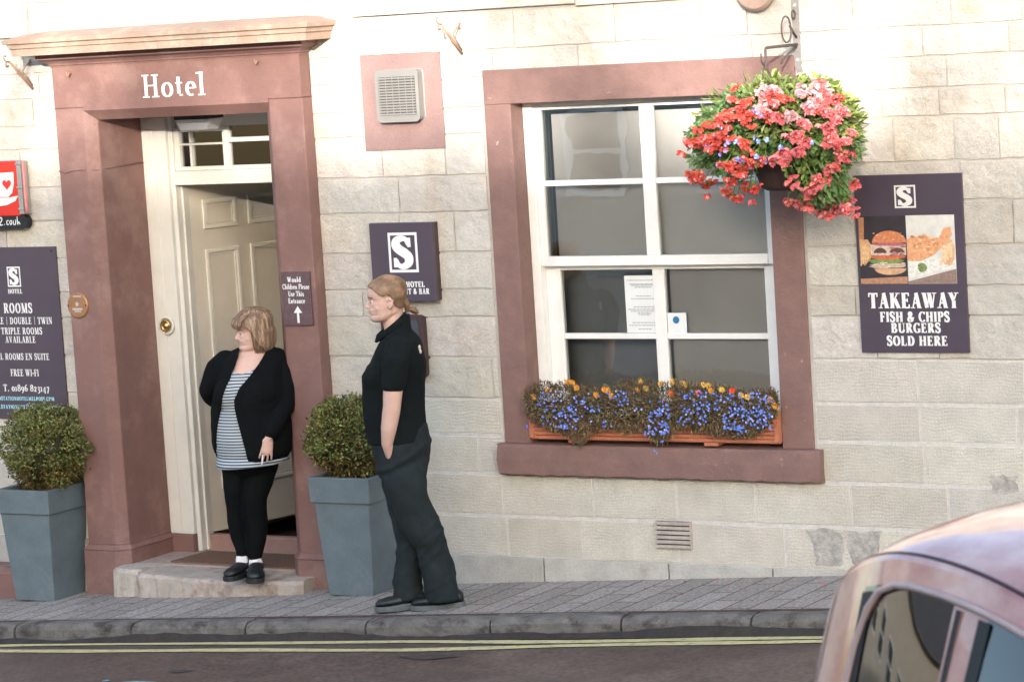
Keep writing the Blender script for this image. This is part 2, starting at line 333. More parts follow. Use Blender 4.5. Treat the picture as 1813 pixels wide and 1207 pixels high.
# each glyph: advance, [(style, points)], [serif x,y]   style a=auto contrast, b=bold, t=thin
G={
'I':(.38,[('b',[(.19,0),(.19,1)])],[(.19,0),(.19,1)]),
'L':(.68,[('b',[(.2,0),(.2,1)]),('t',[(.3,.035),(.6,.035)]),('t',[(.6,.0),(.6,.26)])],[(.2,0),(.2,1)]),
'T':(.74,[('b',[(.37,0),(.37,1)]),('t',[(.06,.96),(.27,.96)]),('t',[(.47,.96),(.68,.96)]),('t',[(.05,1),(.05,.74)]),('t',[(.69,1),(.69,.74)])],[(.37,0)]),
'H':(.86,[('b',[(.2,0),(.2,1)]),('b',[(.66,0),(.66,1)]),('t',[(.29,.52),(.57,.52)])],[(.2,0),(.2,1),(.66,0),(.66,1)]),
'E':(.70,[('b',[(.2,0),(.2,1)]),('t',[(.3,.035),(.6,.035)]),('t',[(.3,.965),(.56,.965)]),('t',[(.3,.52),(.46,.52)]),('t',[(.61,0),(.61,.24)]),('t',[(.58,1),(.58,.78)]),('t',[(.48,.4),(.48,.64)])],[(.2,0),(.2,1)]),
'F':(.66,[('b',[(.2,0),(.2,1)]),('t',[(.3,.965),(.56,.965)]),('t',[(.3,.52),(.46,.52)]),('t',[(.58,1),(.58,.76)]),('t',[(.48,.4),(.48,.64)])],[(.2,0),(.2,1)]),
'P':(.70,[('b',[(.2,0),(.2,1)]),('a',[(.3,.97)]+arc(.36,.73,.22,.24,90,-90)+[(.3,.49)])],[(.2,0),(.2,1)]),
'B':(.76,[('b',[(.2,0),(.2,1)]),('a',[(.3,.97)]+arc(.36,.75,.18,.22,90,-90)+[(.3,.53)]),('a',[(.3,.475)]+arc(.38,.255,.22,.22,90,-90)+[(.3,.035)])],[(.2,0),(.2,1)]),
'R':(.80,[('b',[(.2,0),(.2,1)]),('a',[(.3,.97)]+arc(.36,.75,.20,.22,90,-90)+[(.3,.53)]),('b',[(.42,.49),(.64,.04)])],[(.2,0),(.2,1),(.68,0)]),
'D':(.84,[('b',[(.2,0),(.2,1)]),('a',[(.3,.965)]+arc(.38,.5,.30,.465,90,-90)+[(.3,.035)])],[(.2,0),(.2,1)]),
'O':(.86,[('a',arc(.43,.5,.29,.47,0,360,26))],[]),
'C':(.78,[('a',arc(.46,.5,.32,.47,40,320,22)),('t',[(.70,1),(.70,.72)])],[]),
'G':(.84,[('a',arc(.46,.5,.32,.47,40,325,22)),('t',[(.70,1),(.70,.72)]),('b',[(.68,.04),(.68,.42)])],[(.68,.45)]),
'S':(.64,[('s',crv([(.52,.74),(.45,.93),(.31,.975),(.15,.90),(.13,.73),(.24,.59),(.40,.47),(.51,.34),(.50,.14),(.34,.03),(.19,.07),(.11,.27)],6)),('t',[(.545,1.0),(.545,.68)]),('t',[(.085,0),(.085,.32)])],[]),
'A':(.80,[('t',[(.14,.03),(.38,.98)]),('b',[(.40,1.),(.62,.03)]),('t',[(.23,.33),(.48,.33)])],[(.14,0),(.64,0)]),
'V':(.78,[('b',[(.17,.97),(.38,.02)]),('t',[(.43,.03),(.62,.97)])],[(.15,1),(.62,1)]),
'W':(1.12,[('b',[(.16,.97),(.36,.02)]),('t',[(.40,.03),(.54,.9)]),('b',[(.56,.97),(.74,.02)]),('t',[(.78,.03),(.96,.97)])],[(.15,1),(.56,1),(.96,1)]),
'Y':(.76,[('b',[(.16,.97),(.38,.5)]),('t',[(.42,.52),(.60,.97)]),('b',[(.39,0),(.39,.48)])],[(.15,1),(.61,1),(.39,0)]),
'K':(.84,[('b',[(.2,0),(.2,1)]),('t',[(.30,.44),(.62,.97)]),('b',[(.42,.58),(.68,.03)])],[(.2,0),(.2,1),(.64,1),(.70,0)]),
'M':(1.0,[('t',[(.16,0),(.16,1)]),('b',[(.22,1),(.46,.04)]),('t',[(.52,.06),(.74,.98)]),('b',[(.80,0),(.80,1)])],[(.16,0),(.16,1),(.80,0),(.80,1)]),
'N':(.88,[('t',[(.17,0),(.17,1)]),('b',[(.22,1),(.68,.03)]),('t',[(.71,.06),(.71,1)])],[(.17,0),(.15,1),(.71,1)]),
'U':(.84,[('b',[(.2,.98),(.2,.32)]),('a',arc(.43,.32,.23,.29,180,360,12)),('t',[(.66,.34),(.66,.98)])],[(.2,1),(.66,1)]),
'&':(.84,[('a',arc(.36,.77,.14,.2,0,360,16)),('b',[(.27,.60),(.66,.05)]),('a',crv([(.3,.54),(.14,.30),(.22,.07),(.42,.06),(.60,.25),(.66,.46)],5))],[(.68,.47)]),
'|':(.42,[('t',[(.21,-.12),(.21,1.1)])],[]),
'-':(.38,[('b',[(.06,.42),(.32,.42)])],[]),'.':(.3,[('b',[(.06,.07),(.24,.07)])],[]),' ':(.36,[],[]),
'@':(.86,[('a',arc(.43,.45,.32,.42,0,360,18)),('a',arc(.43,.45,.13,.18,0,360,12))],[]),
'0':(.60,[('a',arc(.30,.34,.20,.31,0,360,18))],[]),
'1':(.40,[('b',[(.20,.0),(.20,.68)])],[(.20,0),(.15,.68)]),
'8':(.62,[('a',arc(.31,.74,.17,.22,0,360,16)),('a',arc(.31,.27,.22,.24,0,360,16))],[]),
'9':(.60,[('a',arc(.30,.42,.19,.24,0,360,16)),('a',crv([(.49,.45),(.45,.1),(.2,-.25)],5))],[]),
'6':(.60,[('a',arc(.30,.28,.19,.24,0,360,16)),('a',crv([(.12,.3),(.18,.7),(.44,.98)],5))],[]),
'2':(.56,[('a',crv([(.12,.5),(.2,.66),(.38,.62),(.40,.42),(.12,.06)],5)),('b',[(.1,.06),(.48,.06)])],[]),
'3':(.56,[('a',crv([(.12,.6),(.3,.67),(.42,.5),(.26,.3)],5)),('a',crv([(.27,.29),(.46,.1),(.34,-.2),(.08,-.25)],5))],[]),
'4':(.62,[('b',[(.40,-.28),(.40,.66)]),('t',[(.08,.05),(.31,.6)]),('t',[(.06,.0),(.32,.0)]),('t',[(.48,.0),(.56,.0)])],[]),
'7':(.56,[('b',[(.08,.62),(.50,.62)]),('b',[(.44,.56),(.20,-.26)])],[]),
'o':(.62,[('a',arc(.31,.31,.21,.29,0,360,20))],[]),
'e':(.58,[('a',[(.16,.34),(.46,.34)]+arc(.30,.31,.19,.28,8,300,18))],[]),
't':(.42,[('b',[(.19,.12),(.19,.84)]),('t',[(.04,.58),(.1,.58)]),('t',[(.28,.58),(.38,.58)]),('t',[(.21,.05),(.38,.06)])],[]),
'l':(.36,[('b',[(.18,0),(.18,1.02)])],[(.18,0),(.13,1.0)]),
'i':(.36,[('b',[(.18,0),(.18,.60)]),('b',[(.18,.74),(.18,.9)])],[(.18,0),(.13,.60)]),
'h':(.68,[('b',[(.18,0),(.18,1.02)]),('b',[(.50,0),(.50,.42)]),('a',arc(.39,.42,.11,.15,0,150,8))],[(.18,0),(.50,0),(.13,1.0)]),
'n':(.68,[('b',[(.18,0),(.18,.60)]),('b',[(.50,0),(.50,.42)]),('a',arc(.39,.42,.11,.15,0,150,8))],[(.18,0),(.50,0),(.13,.6)]),
'r':(.48,[('b',[(.18,0),(.18,.60)]),('a',[(.28,.46),(.36,.57),(.44,.52)])],[(.18,0),(.13,.6)]),
'd':(.66,[('b',[(.48,0),(.48,1.02)]),('a',arc(.30,.31,.17,.28,50,310,14))],[(.52,0),(.43,1.0)]),
'a':(.60,[('b',[(.44,0),(.44,.45)]),('a',arc(.28,.18,.15,.15,40,330,12)),('a',arc(.30,.44,.13,.15,20,150,8))],[(.48,0)]),
's':(.50,[('s',crv([(.40,.46),(.25,.58),(.13,.45),(.28,.32),(.41,.17),(.25,.03),(.10,.15)],5))],[]),
'c':(.54,[('a',arc(.32,.31,.20,.28,50,310,14))],[]),
'u':(.68,[('b',[(.18,.17),(.18,.60)]),('b',[(.50,0),(.50,.60)]),('a',arc(.29,.17,.11,.14,180,330,8))],[(.13,.6),(.45,.6),(.54,0)]),
}
def stroke(mb,pts,wf,org,sc,sx,Y):
    n=len(pts)
    if n<2: return
    closed=abs(pts[0][0]-pts[-1][0])+abs(pts[0][1]-pts[-1][1])<1e-5
    if closed: pts=pts[:-1]; n-=1
    L=[];Rr=[]
    for i in range(n):
        a=pts[(i-1)%n] if (closed or i>0) else pts[i]; b=pts[(i+1)%n] if (closed or i<n-1) else pts[i]
        dx,dy=b[0]-a[0],b[1]-a[1]; q=math.hypot(dx,dy) or 1; dx/=q;dy/=q
        w=wf(abs(dx),abs(dy),i/max(1,n-1))/2
        for S_,sg in ((L,1),(Rr,-1)): S_.append((org[0]+(pts[i][0]-sg*dy*w)*sc*sx,Y,org[1]+(pts[i][1]+sg*dx*w)*sc))
    f=[(i,i+1,n+i+1,n+i) for i in range(n-1)]
    if closed: f.append((n-1,0,n,2*n-1))
    mb.add(L+Rr,f)
def text(mb,s,x0,x1,z,h,Y,bold=.2,thin=.075,serif=True):
    W=sum(G[c][0]+.05 for c in s); sc=h; sx=(x1-x0)/(W*h); x=x0; k=0
    for c in s:
        adv,st,sf=G[c]
        for j,(t,p) in enumerate(st):
            wf={'b':lambda a,b,u:bold,'t':lambda a,b,u:thin,'a':lambda a,b,u:thin+(bold-thin)*b**1.3,'s':lambda a,b,u:thin+(bold*1.05-thin)*math.sin(math.pi*min(1,max(0,u)))**1.2}[t]
            stroke(mb,p,wf,(x,z),sc,sx,Y-.00025*(j+1))
        if serif:
            for (a,b) in sf:
                stroke(mb,[(a-.17,b-.03 if b>.3 else b+.03),(a+.17,b-.03 if b>.3 else b+.03)],lambda *q:.06,(x,z),sc,sx,Y-.0022)
        x+=(adv+.05)*h*sx; k+=1
def frame_rect(mb,x0,x1,z0,z1,w,Y):
    mb.add([(x0,Y,z0),(x1,Y,z0),(x1,Y,z1),(x0,Y,z1),(x0+w,Y,z0+w),(x1-w,Y,z0+w),(x1-w,Y,z1-w),(x0+w,Y,z1-w)],[(0,1,5,4),(1,2,6,5),(2,3,7,6),(3,0,4,7)])
# ================================================================ SETTING
SL=.06
def gz(x): return SL*x
def sheet(name,m,x0,x1,y0,y1,dz,nx=80,wave=0,kind='structure'):
    mb=MB(); v=[];f=[]
    ny=max(1,int((y1-y0)/.5)) if (y1-y0)<4 else 12
    ny=min(ny,14)
    for i in range(nx+1):
        for j in range(ny+1):
            x=x0+(x1-x0)*i/nx; y=y0+(y1-y0)*j/ny; v.append((x,y,gz(x)+dz))
    f=[(i*(ny+1)+j,(i+1)*(ny+1)+j,(i+1)*(ny+1)+j+1,i*(ny+1)+j+1) for i in range(nx) for j in range(ny)]
    mb.add(v,f); o=mb.build(name,m); tag(o,kind=kind); return o
sheet('road',M['road'],-70,70,-75,.1,-.104,nx=60)
# pavement slab with kerb
pm=MB(); n=60
for i in range(n):
    x0=-20+40*i/n; x1=-20+40*(i+1)/n
    pm.hexa([(x0,-.885,gz(x0)-.3),(x1,-.885,gz(x1)-.3),(x1,.3,gz(x1)-.3),(x0,.3,gz(x0)-.3)],[(x0,-.885,gz(x0)),(x1,-.885,gz(x1)),(x1,.3,gz(x1)),(x0,.3,gz(x0))])
tag(pm.build('pavement',M['pavers']),kind='structure')
km=MB(); jx=[-.69,.12,.88,1.64,2.39,3.14,3.85]; J=[-.69-.78*k for k in range(18,0,-1)]+jx+[3.85+.76*k for k in range(1,18)]
for a,b in zip(J,J[1:]):
    a+=.006; b-=.006; dz=rnd.uniform(-.004,.004); dy=rnd.uniform(-.006,.006); K=8
    prof=[(-.89,-.3),(-.89,-.002),(-.975,-.001),(-.998,-.012),(-1.008,-.035),(-1.004,-.3)]
    v=[];
    for i in range(K+1):
        x=a+(b-a)*i/K; e=.012 if i in (0,K) else 0.
        for (y,z) in prof: v.append((x,y+dy+(e*.6 if y<-.95 else 0)+rnd.uniform(-.002,.002)*(y<-.95),gz(x)+z+dz-e*.6*(z>-.1 and y<-.95)+rnd.uniform(-.0015,.0015)*(z>-.1)))
    q=len(prof); f=[(i*q+j,(i+1)*q+j,(i+1)*q+(j+1)%q,i*q+(j+1)%q) for i in range(K) for j in range(q)]+[tuple(range(q)),tuple(K*q+j for j in range(q-1,-1,-1))]
    km.add(v,f)
tag(km.build('kerb',M['kerbstone']),kind='structure')
gm=MB(); gm.box(-20,20,-.90,-.875,-1.5,1.5)
gm.v=[(x,y,gz(x)+(.0015 if z>0 else -.2)) for x,y,z in gm.v]; 
tag(gm.build('kerb_joint_strip',mat('damp_soil_joint',(.075,.05,.042),.95,.3,20,1,80)),kind='structure')
def stripe(y0,w,nm,seed):
    r=random.Random(seed); mb=MB(); v=[];n=220
    for i in range(n+1):
        x=-14+28*i/n; c=y0+.022*math.sin(x*1.3+seed)+.012*math.sin(x*3.1+2*seed); h=w/2*(1+.12*math.sin(x*5+seed))
        if x>2: c+= (x-2)*(.035 if y0<-1.15 else 0)
        v+=[(x,c-h+r.uniform(-.003,.003),gz(x)-.1),(x,c+h+r.uniform(-.003,.003),gz(x)-.1)]
    mb.add(v,[(2*i,2*i+2,2*i+3,2*i+1) for i in range(n)]); tag(mb.build(nm,M['yellow']),kind='structure')
stripe(-1.075,.072,'yellow_line',1.); stripe(-1.245,.072,'yellow_line',2.3)
cm_=MB()
for (px_,py_,a,b) in ((245,1207,.10,.008),(188,1204,.02,.006)):
    d=ray(px_,py_); t=((gz(0)-.1)-CP.z)/(d.z-SL*d.x) if False else 0
    t=(SL*CP.x-.1-CP.z)/(d.z-SL*d.x); p=CP+d*t
    cm_.add([(p.x+a*math.cos(q)*(1+.2*math.sin(5*q)),p.y+b*3*math.sin(q)*(1+.2*math.cos(3*q)),gz(p.x+a*math.cos(q)*(1+.2*math.sin(5*q)))-.0995) for q in [2*math.pi*k/16 for k in range(16)]],[tuple(range(16))])
tag(cm_.build('paint_mark',mat('pale_blue_spray_mark',(.20,.42,.45),.8,.2,30,.4,90,c2=(.1,.09,.085),c2s=30)),kind='structure')
gu=MB(); r_=random.Random(4); v=[]
for i in range(401):
    x=-14+28*i/400; h=.030+.012*math.sin(x*2.1)+.008*math.sin(x*5.7)+r_.uniform(-.004,.004); v+=[(x,-1.04,gz(x)-.1005),(x,-1.0135,gz(x)-.1+h),(x,-.99,gz(x)-.1+h)]
gu.add(v,[(3*i+j,3*i+3+j,3*i+4+j,3*i+1+j) for i in range(400) for j in (0,1)])
tag(gu.build('gutter_edge',mat('dark_damp_gutter',(.030,.024,.022),.9,.3,15,1,90,grain=.3)),kind='structure')
pw=MB()
for (x,y,a,b) in ((2.3,-1.45,.16,.05),(1.0,-1.75,.07,.03)):
    pw.add([(x+a*math.cos(t)*(1+.3*math.sin(3*t)),y+b*math.sin(t)*(1+.25*math.cos(4*t)),gz(x+a*math.cos(t)*(1+.3*math.sin(3*t)))-.100) for t in [2*math.pi*k/18 for k in range(18)]],[tuple(range(18))])
tag(pw.build('road_patch',mat('dark_tar_patch',(.045,.04,.04),.7,.2,20,1,120)),kind='structure')
# ================================================================ HOTEL BUILDING
H=thing('hotel_building','pale sandstone hotel front with maroon painted door surround and window margins','building',(0,0,0))
DX,DZ=.60,2.76            # door opening behind the surround
WX0,WX1,WZ0,WZ1=2.115,3.59,.872,2.672
# core wall with openings
cw=MB(); XL,XR,ZT,ZB=-14.,16.,6.4,-1.6; y0,y1=0.,.42
for (a,b,c,d) in ((XL,-DX,ZB,ZT),(-DX,DX,DZ,ZT),(DX,WX0-.02,ZB,ZT),(WX0-.02,WX1+.02,ZB,WZ0-.02),(WX0-.02,WX1+.02,WZ1+.02,ZT),(WX1+.02,XR,ZB,ZT),(-DX,DX,ZB,.05)):
    cw.box(a,b,y0,y1,c,d)
cw.build('wall',M['mortar'],H)
ZR=[.25,.476,.703,.912,1.108,1.33,1.546,1.695,1.895,2.111,2.305,2.524,2.66,2.815,2.961,3.165]
EX=[(-.86,.86,-2,3.15),(1.94,3.78,.69,2.87)]
def fill(xa,xb,z0,z1,wr,gap,mb,pale,yf,jit):
    zc=(z0+z1)/2; iv=[(xa,xb)]
    for (a,b,c,d) in EX:
        if c<zc<d:
            nv=[]
            for (p,q) in iv:
                if b<=p or a>=q: nv.append((p,q))
                else:
                    if p<a: nv.append((p,a))
                    if q>b: nv.append((b,q))
            iv=nv
    for (p,q) in iv:
        x=p
        while x<q-.02:
            w=rnd.uniform(*wr); e=min(q,x+w)
            if q-e<.15: e=q
            t=1+rnd.uniform(-.08,.06); mb.tint=(t*rnd.uniform(.985,1.02),t,t*rnd.uniform(.95,1.02))
            g=gap/2; dy=rnd.uniform(0,jit)
            # irregular outline block
            nx=max(2,int((e-x)/.09)); top=[];bot=[]
            for i in range(nx+1):
                xx=x+g+(e-x-2*g)*i/nx
                top.append((xx,z1-g+rnd.uniform(-jit,jit)*.8)); bot.append((xx,z0+g+rnd.uniform(-jit,jit)*.8))
            v=[];k=nx+1
            fr=yf-dy
            for (X,Z) in bot: v.append((X,.002,Z))
            for (X,Z) in bot: v.append((X,fr,Z+.004))
            for (X,Z) in top: v.append((X,fr,Z-.004))
            for (X,Z) in top: v.append((X,.002,Z))
            f=[(r_*k+i,r_*k+i+1,(r_+1)*k+i+1,(r_+1)*k+i) for r_ in range(3) for i in range(nx)]
            f+=[(0,k,2*k,3*k),(nx,3*k+nx,2*k+nx,k+nx)]
            mb.add(v,f); x=e
rough=MB(); drv=MB()
for i,(a,b) in enumerate(zip(ZR,ZR[1:])):
    if a<1.10: fill(-8,12,a,b,(.42,.62),.016,drv,True,-.004,.0025)
    elif a<1.32:
        fill(-8,1.9,a,b,(.35,.6),.010,rough,False,-.006,.003); fill(1.9,12,a,b,(.42,.6),.014,drv,True,-.004,.0025)
    else: fill(-8,12,a,b,(.22,.62),.008,rough,False,-.006,.004)
z=3.36
while z<6.3: fill(-8,12,z,z+.21,(.3,.6),.008,rough,False,-.006,.004); z+=.21
pal=MB(); pal.tint=(1,1,1)
for (a,b) in ((-8,-.86),(.86,1.94),(1.94,3.78),(3.78,12)):
    pal.box(a,b,-.002,.001,.1,(.69 if a==1.94 else (1.11 if a<1 else 1.33)))
pal.build('lower_pointing',M['mortar_pale'],H)
rough.build('upper_stonework',M['stone'],H); drv.build('lower_stonework',M['droved'],H)
# base course
bc=MB(); xs=[-8,-7.1,-6.2,-5.4,-4.5,-3.7,-2.9,-2.0,-1.3,-.86]; 
for a,b in list(zip(xs,xs[1:]))+list(zip([.86,1.36,2.15,2.9,3.5,4.3,5.1,6,7,8],[1.36,2.15,2.9,3.5,4.3,5.1,6,7,8,12])):
    t=1+rnd.uniform(-.1,.1); bc.tint=(t,t,t); bc.box(a+.004,b-.004,-.022,.003,-1.3,.255)
bc.build('base_course',M['base'],H,bevel=.004)
# string course high up
sc_=MB(); 
for a,b,dz in ((-8,-1.06,0),(1.17,2.545,.0),(2.55,4.9,-.012),(4.905,8,0),(8.005,12,0)): sc_.tint=(1.03,1.03,1.03); sc_.box(a,b,-.03,.0,3.175+dz,3.355)
sc_.build('string_course',M['stone'],H,bevel=.004)
# small sill of upper window right top corner
wp_=MB()
for pts_ in ([(1428,938),(1462,936),(1490,940),(1496,1000),(1446,1000),(1438,965)],[(1502,942),(1560,938),(1556,990),(1515,1004),(1500,975)],[(1752,842),(1800,840),(1802,872),(1760,876)]):
    Q=[]
    for (xa,ya),(xb,yb) in zip(pts_,pts_[1:]+pts_[:1]): Q+=[(xa+(xb-xa)*k/6+rnd.uniform(-3.5,3.5),ya+(yb-ya)*k/6+rnd.uniform(-3,3)) for k in range(6)]
    P=[at(x,y,-.0078) for x,y in Q]; n_=len(P); wp_.add([(p.x,-.0078,p.z) for p in P]+[(p.x,.0,p.z) for p in P],[tuple(range(n_-1,-1,-1))]+[(i,(i+1)%n_,n_+(i+1)%n_,n_+i) for i in range(n_)])
wp_.build('worn_patches',mat('exposed_grey_stone',(.37,.35,.325),.9,.25,22,1.,40,relief=.02),H)
# door surround ---------------------------------------------------
PY=-.10; OX,OZ=.640,2.741; IX,IZ=.585,2.684; CY=-.045; FY=.35
ds=MB()
for s in (-1,1):
    xo=.845 if s<0 else .862
    poly=[(s*xo,PY),(s*OX,PY),(s*IX,CY),(s*IX,FY+.02),(s*xo,FY+.02)]
    # body above plinth block
    for (zz0,zz1,g) in ((.245,OZ+.02,0),):
        ds.prism([(p[0],p[1]) for p in (poly if s>0 else poly[::-1])],zz0,zz1,'z')
    p2=[(s*(xo+.022),PY-.022),(s*(OX-.006),PY-.022),(s*(IX-.018),CY-.012),(s*(IX-.018),FY+.015),(s*(xo+.022),FY+.015)]
    ds.prism([(p[0],p[1]) for p in (p2 if s>0 else p2[::-1])],-.35,.215,'z')
    # weathered top of plinth
    b=[(q[0],q[1],.215) for q in p2]; t=[(q[0],q[1],.2452) for q in poly]
    ds.add(b+t,[(i,(i+1)%5,5+(i+1)%5,5+i) for i in range(5)])
DS=ds.build('door_surround',M['maroon'],H,bevel=.006)
dl=MB()
# lintel: trapezoid front with chamfer below
dl.add([(-.843,PY-.001,OZ+.021),(.860,PY-.001,OZ+.021),(.860,PY-.001,3.02),(-.843,PY-.001,3.02),(-.843,.38,OZ+.021),(.860,.38,OZ+.021),(.860,.38,3.02),(-.843,.38,3.02)],[(0,1,2,3),(4,7,6,5),(0,3,7,4),(1,5,6,2),(3,2,6,7)])
dl.add([(-OX,PY-.001,OZ),(OX,PY-.001,OZ),(OX,PY-.001,OZ+.021),(-OX,PY-.001,OZ+.021),(-IX,CY,IZ),(IX,CY,IZ),(IX,FY,IZ),(-IX,FY,IZ)],[(0,1,2,3),(4,5,1,0),(7,6,5,4)])
dl.build('lintel',M['maroon'],DS)
# cornice by sweeping a profile round three sides
def sweep(mb,prof,x0,x1,yb,yw):    # prof: (projection, z)
    v=[]
    for (p,zz) in prof: v+=[(x0-p,yw,zz),(x0-p,yb-p,zz),(x1+p,yb-p,zz),(x1+p,yw,zz)]
    n=len(prof); f=[(4*i+j,4*i+j+1,4*(i+1)+j+1,4*(i+1)+j) for i in range(n-1) for j in range(3)]
    f+=[(0,3,2,1) , (4*(n-1),4*(n-1)+1,4*(n-1)+2,4*(n-1)+3)]
    f=[q[::-1] for q in f]
    mb.add(v,f)
cm=MB()
sweep(cm,[(0,2.985),(.004,3.0),(.012,3.004),(.014,3.012),(.03,3.028),(.055,3.036),(.062,3.04),(.062,3.062),(.10,3.066)],-.845,.862,PY,.05)
cm.build('bed_moulding',M['maroon'],DS)
cm=MB()
sweep(cm,[(.075,3.068),(.155,3.068),(.158,3.108),(.170,3.112),(.172,3.134),(.19,3.139),(.195,3.162),(.09,3.19),(0,3.20)],-.845,.862,PY,.05)
cm.build('cornice',mat('weathered_maroon_stone',(.36,.25,.195),.85,.12,8,.8,45,c2=(.36,.33,.27),c2s=9,c2lo=.5,c2hi=.68),DS)
tx=MB(); text(tx,'Hotel',-.212,.232,2.797,.128,PY-.004,bold=.155,thin=.06); tx.build('painted_lettering',M['letter'],DS)
for x,z_ in ((-.70,2.955),(.60,2.968)):
    MB().tube([(x,PY,z_),(x,PY-.03,z_),(x,PY-.035,z_-.012),(x,PY-.045,z_-.012),(x,PY-.05,z_+.01)],.004,6).build('hook',M['rustiron'],DS)
cb=MB(); a=at(107,298,-.104);
cb.tube([(-.843,PY-.004,2.405),(-.80,PY-.004,2.392),(-.76,PY-.004,2.403),(-.66,PY-.005,2.408),(-.60,CY-.02,2.402),(-.58,CY+.05,2.407),(-.58,.34,2.412)],.0045,6); cb.build('cable',M['maroon'],DS,smooth=True)
# step and porch floor
st=thing('door_step','worn stone door step with crumbling front edge in maroon doorway','step',(0,-.2,0))
sm=MB(); n=40
def stepslab(x0,x1,yf,yb,zt,h,seed,worn=.01):
    r=random.Random(seed); mb=MB(); v=[];ny=5
    prof=[(0,-h),(-.0,-.5*h),(0,-.02),(.012,-.004),(.03,0),((yb-yf),0)]
    for i in range(n+1):
        x=x0+(x1-x0)*i/n; w=worn*math.sin(math.pi*i/n)
        e=.02 if i in(0,n) else 0
        for k,(py,pz) in enumerate(prof):
            jy=r.uniform(-.006,.006) if k<4 else 0; jz=r.uniform(-.004,.004) if 1<k<4 else 0
            v.append((x,yf+py+jy+e*(k<4)-.02*math.sin(math.pi*i/n)*(k<5),zt+pz+jz-(w if k>1 and k<5 else 0)-e*.3*(k>2 and k<4)))
    q=len(prof); mb.add(v,[(i*q+j,(i+1)*q+j,(i+1)*q+j+1,i*q+j+1) for i in range(n) for j in range(q-1)]+[tuple(range(q)),tuple(n*q+j for j in range(q-1,-1,-1))])
    return mb
s1=stepslab(-.40,.74,-.26,.0,.118,.24,3,.012); s1.build('tread',M['step'],st)
s2=stepslab(-.605,-.392,-.205,.0,.128,.24,5,.0); s2.build('side_block',mat('pale_step_stone',(.46,.42,.37),.9,.15,9,.8,60,c2=(.25,.20,.17),c2s=9),st)
MB().box(-.588,.588,-.005,.44,-.1,.127).build('porch_floor',mat('porch_stone',(.34,.28,.245),.9,.12,14,.6,80),st)
MB().box(-.39,.62,.44,.50,.10,.215).build('threshold',M['threshold'],st,bevel=.006)
ma=MB(); ma.add([(-.36,.03,.137),(.58,.0,.137),(.56,.355,.137),(-.33,.36,.137),(-.36,.03,.1275),(.58,.0,.1275),(.56,.355,.1275),(-.33,.36,.1275)],[(0,1,2,3),(0,4,5,1),(1,5,6,2),(2,6,7,3),(3,7,4,0)])
o=ma.build('doormat',M['brownmat']); tag(o,'brown coir doormat lying on the porch floor','doormat')
# door frame ---------------------------------------------------------
fr=MB()
for s in (-1,1):
    fr.box(*sorted((s*.588,s*.415)),FY,FY+.10,.232,2.668)
    fr.box(*sorted((s*.565,s*.50)),FY-.008,FY,.235,2.60)
    fr.box(*sorted((s*.415,s*.385)),FY+.025,FY+.13,.13,2.668)
    fr.box(*sorted((s*.385,s*.37)),FY+.07,FY+.13,.13,2.28)
fr.box(-.384,.384,FY+.012,FY+.125,2.272,2.352)
fr.box(-.384,.384,FY+.06,FY+.12,2.60,2.668)
DF=fr.build('door_frame',M['cream'],H,bevel=.004)
for s in (-1,1): B(*sorted((s*.590,s*.418)),FY-.012,FY+.1,.1,.232).build('plinth_block',M['maroon'],DF,bevel=.006)
fs=MB()
for a,b in ((-.384,-.345),(.345,.384),(-.04,-.0)): fs.box(a,b,FY+.035,FY+.08,2.353,2.60)
fs.box(-.345,-.04,FY+.036,FY+.08,2.353,2.376); fs.box(0,.345,FY+.036,FY+.08,2.353,2.376)
fs.box(-.345,-.04,FY+.038,FY+.075,2.498,2.510); fs.box(0.,.345,FY+.02,FY+.08,2.51,2.535); fs.box(-.345,-.04,FY+.04,FY+.08,2.575,2.60)
fs.box(-.277,-.262,FY+.037,FY+.076,2.377,2.497); fs.box(-.277,-.262,FY+.037,FY+.076,2.511,2.574)
fs.build('fanlight_frame',M['cream'],DF,bevel=.003)
B(-.345,.345,FY+.058,FY+.062,2.376,2.6).build('fanlight_pane',M['glass'],DF)
# lintel soffit boards behind
B(-.588,.588,FY+.0,FY+.14,2.669,2.758).build('head_board',M['cream'],DF)
# bell
bl=MB(); bl.lathe([(.055,0),(.055,-.006),(.047,-.014),(.047,-.01)],(-.497,FY-.008,1.46),'y'); be=bl.build('bell_backplate',M['cream'],DF,smooth=True)
bl=MB(); bl.lathe([(.036,0),(.037,-.008),(.03,-.016),(.022,-.004),(.018,-.004),(.014,-.012),(.001,-.014)],(-.497,FY-.018,1.46),'y'); bl.build('bell_push',M['brass'],DF,smooth=True)
